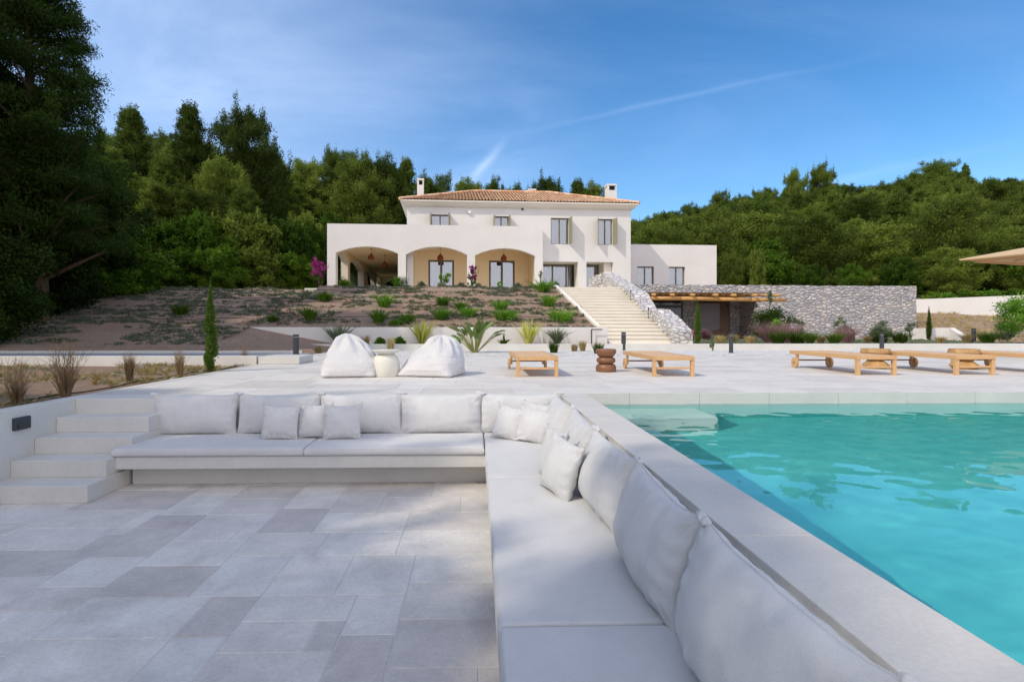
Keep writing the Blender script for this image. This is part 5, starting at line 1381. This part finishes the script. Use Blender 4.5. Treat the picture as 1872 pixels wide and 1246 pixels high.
# fresh green shrubs on the bank
bank = [(703, 561, 26, 22, 'fresh green shrub high on the left part of the bank'), (692, 590, 22, 24, 'green shrub low on the bank, above the left bean bag side'), (746, 590, 24, 16, 'small green shrub low on the bank, right of its taller neighbour'), (725, 594, 26, 10, 'flat green shrub just above the white wall'),
        (810, 559, 20, 17, 'small green shrub in the middle of the bank below the middle arch'), (807, 585, 30, 20, 'green shrub low on the bank below the middle arch'), (842, 567, 14, 14, 'small yellow green shrub between two larger ones'), (857, 580, 30, 16, 'sprawling green shrub on the bank above the large leafy plant'),
        (915, 566, 28, 18, 'yellow green shrub below the right arch'), (925, 586, 50, 18, 'wide green shrub low on the bank below the right arch'), (1003, 560, 22, 20, 'dark green shrub on the bank left of the stairs'), (1026, 588, 46, 22, 'wide yellow green shrub beside the foot of the stairs'),
        (992, 534, 40, 22, 'large bright shrub at the top of the bank beside the last pillar'), (566, 586, 16, 24, 'lone green shrub on the shaded left part of the bank'), (498, 590, 12, 12, 'dark shrub on the left end of the bank'), (330, 575, 26, 18, 'dark green shrub alone on the shaded bank behind the cypress'), (593, 550, 30, 16, 'dull green weeds on the upper shaded bank')]
for k, (px, by, wp, hp_, lab) in enumerate(bank):
    x, y = stand(px, by); r = wp*y/2000*1.2; h = hp_*y/1000*1.2
    d = merge(leaf_cloud(shrub_lobes(r*.9, h*.85, 11, k+40), 650, .085, k, 2.2, .75), blades(130, h*1.2, .9, .035, k, .4, 4, base=r*.6))
    plant('shrub', d, bright_m if k not in (13, 14, 15, 16) else broad_m, (x, y, gz(x, y)-.03), label=lab, cat='shrub', group='green shrubs planted on the bank')
# plants along the white wall
def wplant(px, by, h_px, kind, lab, z=.17, D=19.5, cat='plant', wd=1.0):
    x, zz_ = at(px, by, D); h = h_px*D/1000
    if kind == 'phormium': d, mt, nm = blades(80, h*1.15, .6, .055, px, .35, 6, base=.10), yel_m, 'flax_plant'
    elif kind == 'spiky': d, mt, nm = blades(160, h*1.2, .9, .035, px, .15, 5, base=.06), grey_m, 'yucca'
    elif kind == 'greyfan': d, mt, nm = blades(150, h*1.2, .8, .035, px, .5, 5, base=.06), grey_m, 'flax_plant'
    elif kind == 'grass': d, mt, nm = blades(170, h, .22, .016, px, .5, 5, base=.09), straw_m, 'grass_tuft'
    elif kind == 'green': d, mt, nm = blades(200, h, .35, .016, px, .6, 5, base=.12), cyp_m, 'grass_tuft'
    elif kind == 'leafy': d, mt, nm = leaf_cloud(shrub_lobes(h*.8*wd, h, 10, px), 700, .10, px, 1.7), bright_m, 'leafy_plant'
    elif kind == 'agave': d, mt, nm = merge(blades(26, h*.5, 1.1, .07, px, .2, 4), blades(10, h, .05, .05, px+1, .1, 4)), broad_m, 'agave'
    plant(nm, d, mt, (x, D, z), label=lab, cat=cat, group='plants along the white wall')
wplant(619, 632, 36, 'spiky', 'blue green spiky yucca behind the left bean bag')
wplant(668, 640, 34, 'grass', 'tall straw tuft between the left bean bag and the round table', D=18.4, z=.01)
wplant(694, 631, 14, 'leafy', 'low leafy plant behind the round table, left one')
wplant(714, 634, 28, 'grass', 'brown tuft right behind the round table', D=18.6, z=.01)
wplant(731, 630, 16, 'leafy', 'low leafy plant behind the round table, right one')
wplant(770, 632, 46, 'phormium', 'yellow striped flax between the bean bags')
wplant(829, 630, 16, 'leafy', 'dark leafy plant just above the right bean bag', wd=1.3)
wplant(921, 630, 30, 'agave', 'dark agave with an upright shoot before the white wall')
wplant(966, 631, 46, 'phormium', 'yellow striped flax behind the lone lounger')
wplant(1018, 630, 32, 'greyfan', 'grey green fan shaped plant at the right part of the white wall')
wplant(1012, 645, 24, 'green', 'upright green tuft behind the corner of the lone lounger', D=17.2, z=.01)
wplant(1065, 643, 22, 'grass', 'thin tuft at the right end of the white wall', D=18.4, z=.01)
wplant(1093, 646, 24, 'green', 'pale green tuft beside the brown stool', D=16.6, z=.01)
wplant(1050, 644, 16, 'grass', 'small faint tuft before the low kerb wall', D=18.2, z=.01)
wplant(583, 648, 16, 'grass', 'small dark tuft left of the left bean bag', D=17.0, z=.01)
# strelitzia: stalks with paddle leaves
D = 17.4; x, _ = at(868, 648, D); t = thing('strelitzia', 'large paddle leaved plant between the right bean bag and the lone lounger', 'plant', (x, D, .01))
rs = random.Random(8); st = MB(); lv = MB(); lf = MB()
for k in range(46):
    a = rs.uniform(0, 6.28); sp = rs.uniform(.15, .95); h = rs.uniform(.5, 1.05); o = Vector((math.cos(a)*.06, math.sin(a)*.06, 0)); tip = Vector((math.cos(a)*sp*.75, math.sin(a)*sp*.5, h*.72))
    st.tube(tuple(o), tuple(tip), .014, .008, 5)
    d = Vector((math.cos(a)*sp, math.sin(a)*sp*.7, .55)).normalized(); sd = Vector((-math.sin(a), math.cos(a), rs.uniform(-.6, .6))).normalized(); nn = d.cross(sd).normalized()
    L_ = rs.uniform(.30, .48); i = len(lv.v)
    for q in range(7):
        u = q/6; ww = .085*math.sin(math.pi*(.08+.9*u))**.8; c = tip+d*L_*u+Vector((0, 0, -.14*u*u*sp)); lv.v += [tuple(c-sd*ww+nn*ww*.35), tuple(c), tuple(c+sd*ww+nn*ww*.35)]
    for q in range(6): j = i+3*q; lv.f += [(j, j+1, j+4, j+3), (j+1, j+2, j+5, j+4)]
    if k < 3: c = tip+d*.05; lf.strip([tuple(c), tuple(c+Vector((.12, 0, .10))), tuple(c+Vector((.2, 0, .22)))], [.03, .03, .004], (0, 0, 1))
st.build('stalks', simple('plant_stalk', (.22, .28, .07), (.30, .28, .10), 5, .6), t)
lv.build('leaves', simple('paddle_leaf', (.10, .17, .035), (.20, .25, .06), 2, .45, .4), t, smooth=True)
lf.build('flowers', simple('orange_flower', (.7, .25, .03), None, 3, .6), t)
# bed before the long stone wall
rt = [(1275, 628, 541, 17, 'slim cypress in front of the pergola, reaching its beam'), (1497.5, 612, 563, 9, 'very small slim cypress before the long stone wall'), (1698, 621, 557, 13, 'small cypress right of the end of the stone wall')]
for k, (px, b_, t__, w_, lab) in enumerate(rt): cypress(px, b_, t__, w_, [.14, .14, .16][k] if False else .16, lab, 30+k)
def bedp(px, py, hpx, wpx, kind, lab, D, z=.15, n=2200):
    x, _ = at(px, py, D); h = hpx*D/1000; r = wpx*D/2000; nm, cat = 'shrub', 'shrub'
    if kind == 'olive': d, mt = leaf_cloud(shrub_lobes(r, h*1.1, 16, int(px)), n*2, .07, int(px), 2.6, .6), grey_m
    elif kind == 'bush': d, mt = leaf_cloud(shrub_lobes(r*1.25, h*1.2, 24, int(px)), n*4, .075, int(px), 2.2, .6), cyp_m
    elif kind == 'bright': d, mt = leaf_cloud(shrub_lobes(r*1.1, h*1.2, 14, int(px)), n, .08, int(px), 2.2, .6), bright_m
    elif kind == 'red': d, mt = leaf_cloud(shrub_lobes(r, h*1.1, 14, int(px)), n, .06, int(px), 2.6, .8), mag_m if 'magenta' in lab else pink_m
    elif kind == 'muhly': d, mt, nm, cat = blades(520, h*1.45, .75, .010, int(px), .5, 5, base=r*.4), pink_m, 'grass_tuft', 'grass'
    elif kind == 'tuft': d, mt, nm, cat = blades(460, h*1.5, .6, .014, int(px), .7, 5, base=r*.6), cyp_m, 'grass_tuft', 'grass'
    elif kind == 'straw': d, mt, nm, cat = blades(260, h*1.1, .5, .014, int(px), .6, 5, base=r*.4), straw_m, 'grass_tuft', 'grass'
    elif kind == 'thin': d, mt = merge(leaf_cloud([(rs.uniform(-r, r)*.6, rs.uniform(-r, r)*.6, h*rs.uniform(.35, .95), r*.4, r*.4, h*.13) for _ in range(9)], n//2, .07, int(px), 2.4, .7), blades(8, h*.9, .3, .03, int(px), .1, 4)), grey_m
    plant(nm, d, mt, (x, D, z), label=lab, cat=cat, group='plants of the bed before the stone wall')
bedp(1291, 628, 32, 36, 'red', 'dusty red shrub behind the slim cypress', 22.6)
bedp(1262, 622, 28, 20, 'red', 'magenta shrub beside the foot of the stair wall', 23.2)
bedp(1414, 600, 62, 68, 'bush', 'large dark round bush below the right end of the pergola', 24.5, n=3000)
bedp(1420, 622, 42, 34, 'bright', 'fresh green plant in front of the large dark bush', 23.2)
bedp(1405, 624, 34, 30, 'muhly', 'pink feathery grass left below the large dark bush', 21.6)
bedp(1440, 624, 34, 34, 'muhly', 'pink feathery grass right below the large dark bush', 22.0)
bedp(1462, 600, 44, 30, 'thin', 'thin grey green shrub between the large bush and the small cypress', 24.5)
bedp(1423, 630, 22, 26, 'tuft', 'round green tuft on the kerb below the large bush', 20.0)
bedp(1457, 630, 22, 34, 'tuft', 'wide green tuft left of the small cypress', 20.2)
bedp(1481, 636, 22, 12, 'tuft', 'narrow green tuft leaning over the kerb wall', 19.4)
bedp(1500, 629, 20, 16, 'straw', 'pale tuft at the foot of the small cypress', 20.2)
bedp(1525, 630, 20, 22, 'tuft', 'green tuft right of the small cypress', 20.0)
bedp(1540, 610, 46, 30, 'thin', 'thin pinkish shrub in the middle of the stone wall', 24.0)
bedp(1546, 622, 28, 44, 'muhly', 'wide pink feathery grass in the middle of the stone wall', 22.5)
bedp(1613, 606, 44, 40, 'olive', 'rusty olive shrub before the right part of the stone wall', 24.0)
bedp(1607, 625, 20, 34, 'tuft', 'green tuft beside the two bollards', 21.0)
bedp(1645, 624, 20, 28, 'tuft', 'green tuft near the right end of the stone wall', 20.8)
bedp(1586, 624, 18, 10, 'straw', 'small tuft beside the thin small bollard', 21.0)
bedp(1665, 606, 34, 22, 'thin', 'thin shrub at the right end of the stone wall', 25.0)
bedp(1720, 623, 16, 26, 'straw', 'straw tuft right of the small cypress at the wall end', 21.0)
bedp(1316, 626, 18, 26, 'straw', 'pale dry tuft right of the slim cypress', 21.2)
bedp(1340, 624, 18, 30, 'straw', 'dry tuft behind the lone bollard', 22.4)
bedp(1370, 624, 16, 30, 'straw', 'low dry tuft left of the large dark bush', 22.0)
bedp(1302, 636, 26, 8, 'thin', 'thin dry tuft standing before the kerb wall', 18.4, z=.01)
bedp(1768, 626, 22, 24, 'straw', 'straw tuft beside the bollard near the right edge', 21.5)
bedp(1805, 625, 20, 30, 'tuft', 'green tuft below the leafy shrub at the right edge', 21.2)
bedp(1407, 545, 30, 12, 'thin', 'thin climbing shoot above the right end of the pergola', 27.2, z=1.85)
bedp(1868, 628, 104, 92, 'bright', 'large fresh leafy shrub at the right edge', 19.9, n=5200)
bedp(1845, 600, 44, 46, 'olive', 'sparse shrub behind the leafy one at the right edge', 22.8)
def f_rb(rs):
    x, y = rs.uniform(8.9, 22), rs.uniform(19.3, 27); return (x, y, gz(x, y)-.01)
scatter('ground_cover', 1500, f_rb, lc, grey_m, 'low grey green plants and mulch in the bed', seed=22, smin=.4, smax=.9)
def f_rs(rs):
    x = rs.uniform(19, 34); y = rs.uniform(24.5, 36.5); return (x, y, gz(x, y)-.01) if x > 24 else None
scatter('dry_grass', 1600, f_rs, tfn, straw_m, 'dry grass on the bare slope at the right', seed=23, smin=.8, smax=2.0)
# at the villa: clipped balls, bougainvilleas, small trees
for k, (px, w_) in enumerate([(735, 24), (771, 14), (807, 14), (843, 13), (874, 12), (947, 13)]):
    b = 29.9; a, _ = hat(px, 520, b); r = w_*b/2000
    lab = ['largest dark ball shrub in front of the first pillar', 'grey green ball shrub left of the middle french door', 'ball shrub before the middle french door', 'ball shrub left of the magenta bougainvillea', 'ball shrub right of the magenta bougainvillea', 'ball shrub right of the second french door'][k]
    plant('ball_shrub', leaf_cloud([(0, 0, r*.9, r, r, r)], 1800, .05, k, 2, .4), lav_m, hw(a, b, FZ-.06), label=lab, cat='shrub', group='clipped ball shrubs along the porch')
b = 30.5; a, _ = hat(633, 520, b); plant('shrub', leaf_cloud(shrub_lobes(.55, .55, 12, 3), 3000, .08, 3, 2, .5), broad_m, hw(a, b, FZ-.06), label='wide dark shrub under the left arch', cat='shrub')
a, _ = hat(726, 520, 29.6); plant('flowering_plant', merge(leaf_cloud(shrub_lobes(.3, .75, 9, 5), 700, .08, 5, 2, .5), blades(14, .7, .9, .04, 3)), bright_m, hw(a, 29.6, FZ-.06), label='yellow green plant with white flowers beside the first pillar', cat='plant')
for (px, b, h, w_, lab) in ((862, 31.2, 1.45, .30, 'magenta bougainvillea climbing the middle pillar'), (583, 34.5, 2.2, .55, 'purple bougainvillea left of the porch corner')):
    a, _ = hat(px, 500, b); t = thing('bougainvillea', lab, 'bougainvillea', hw(a, b, FZ-.1), 0, 'bougainvilleas at the porch')
    rs = random.Random(int(px)); lb_ = [(rs.uniform(-w_, w_)*.8, rs.uniform(-w_, w_)*.5, h*rs.uniform(.45, 1), w_*.26, w_*.26, w_*.30) for _ in range(26)]
    plant('flowers', leaf_cloud(lb_, 1300, .075, 3, 1.5, .8), mag_m, (0, 0, 0), parent=t)
    plant('leaves', leaf_cloud([(l[0], l[1], l[2]*.55, l[3], l[4], l[5]) for l in lb_[:9]], 350, .07, 4, 1.8), broad_m, (0, 0, 0), parent=t)
    twigs(12, h*.95, .25, 4, .014).build('stems', bark, t)
a, _ = hat(815, 520, 29.8); t = thing('young_tree', 'small young tree before the middle french door', 'tree', hw(a, 29.8, FZ-.1))
MB().tube((0, 0, 0), (0, 0, .8), .02, .012, 6).build('trunk', bark, t); plant('crown', leaf_cloud([(.0, 0, .55, .2, .2, .2), (-.28, 0, .75, .12, .12, .22), (.12, .1, .8, .2, .2, .15)], 420, .10, 2, 1.8, .7), bright_m, (0, 0, 0), parent=t)
a, _ = hat(914, 520, 29.4); plant('shrub', leaf_cloud(shrub_lobes(.2, .5, 6, 9), 300, .09, 9, 1.8, .6), bright_m, hw(a, 29.4, FZ-.06), label='small yellow green plant before the second french door', cat='shrub')
a, _ = hat(1016, 520, 30.6); plant('shrub', leaf_cloud(shrub_lobes(.32, .62, 9, 9), 1400, .07, 19, 2.2, .5), lav_m, hw(a, 30.6, FZ-.06), label='grey green shrub beside the large bright one at the glass door', cat='shrub')
a, _ = hat(989, 520, 31.2); t = thing('young_tree', 'thin bare young tree against the last porch pillar', 'tree', hw(a, 31.2, FZ-.1))
MB().tube((0, 0, 0), (0, 0, 1.2), .02, .01, 6).build('trunk', bark, t); plant('crown', leaf_cloud([(0, 0, 1.0, .12, .1, .3)], 110, .10, 2, 2, .7), lav_m, (0, 0, 0), parent=t)
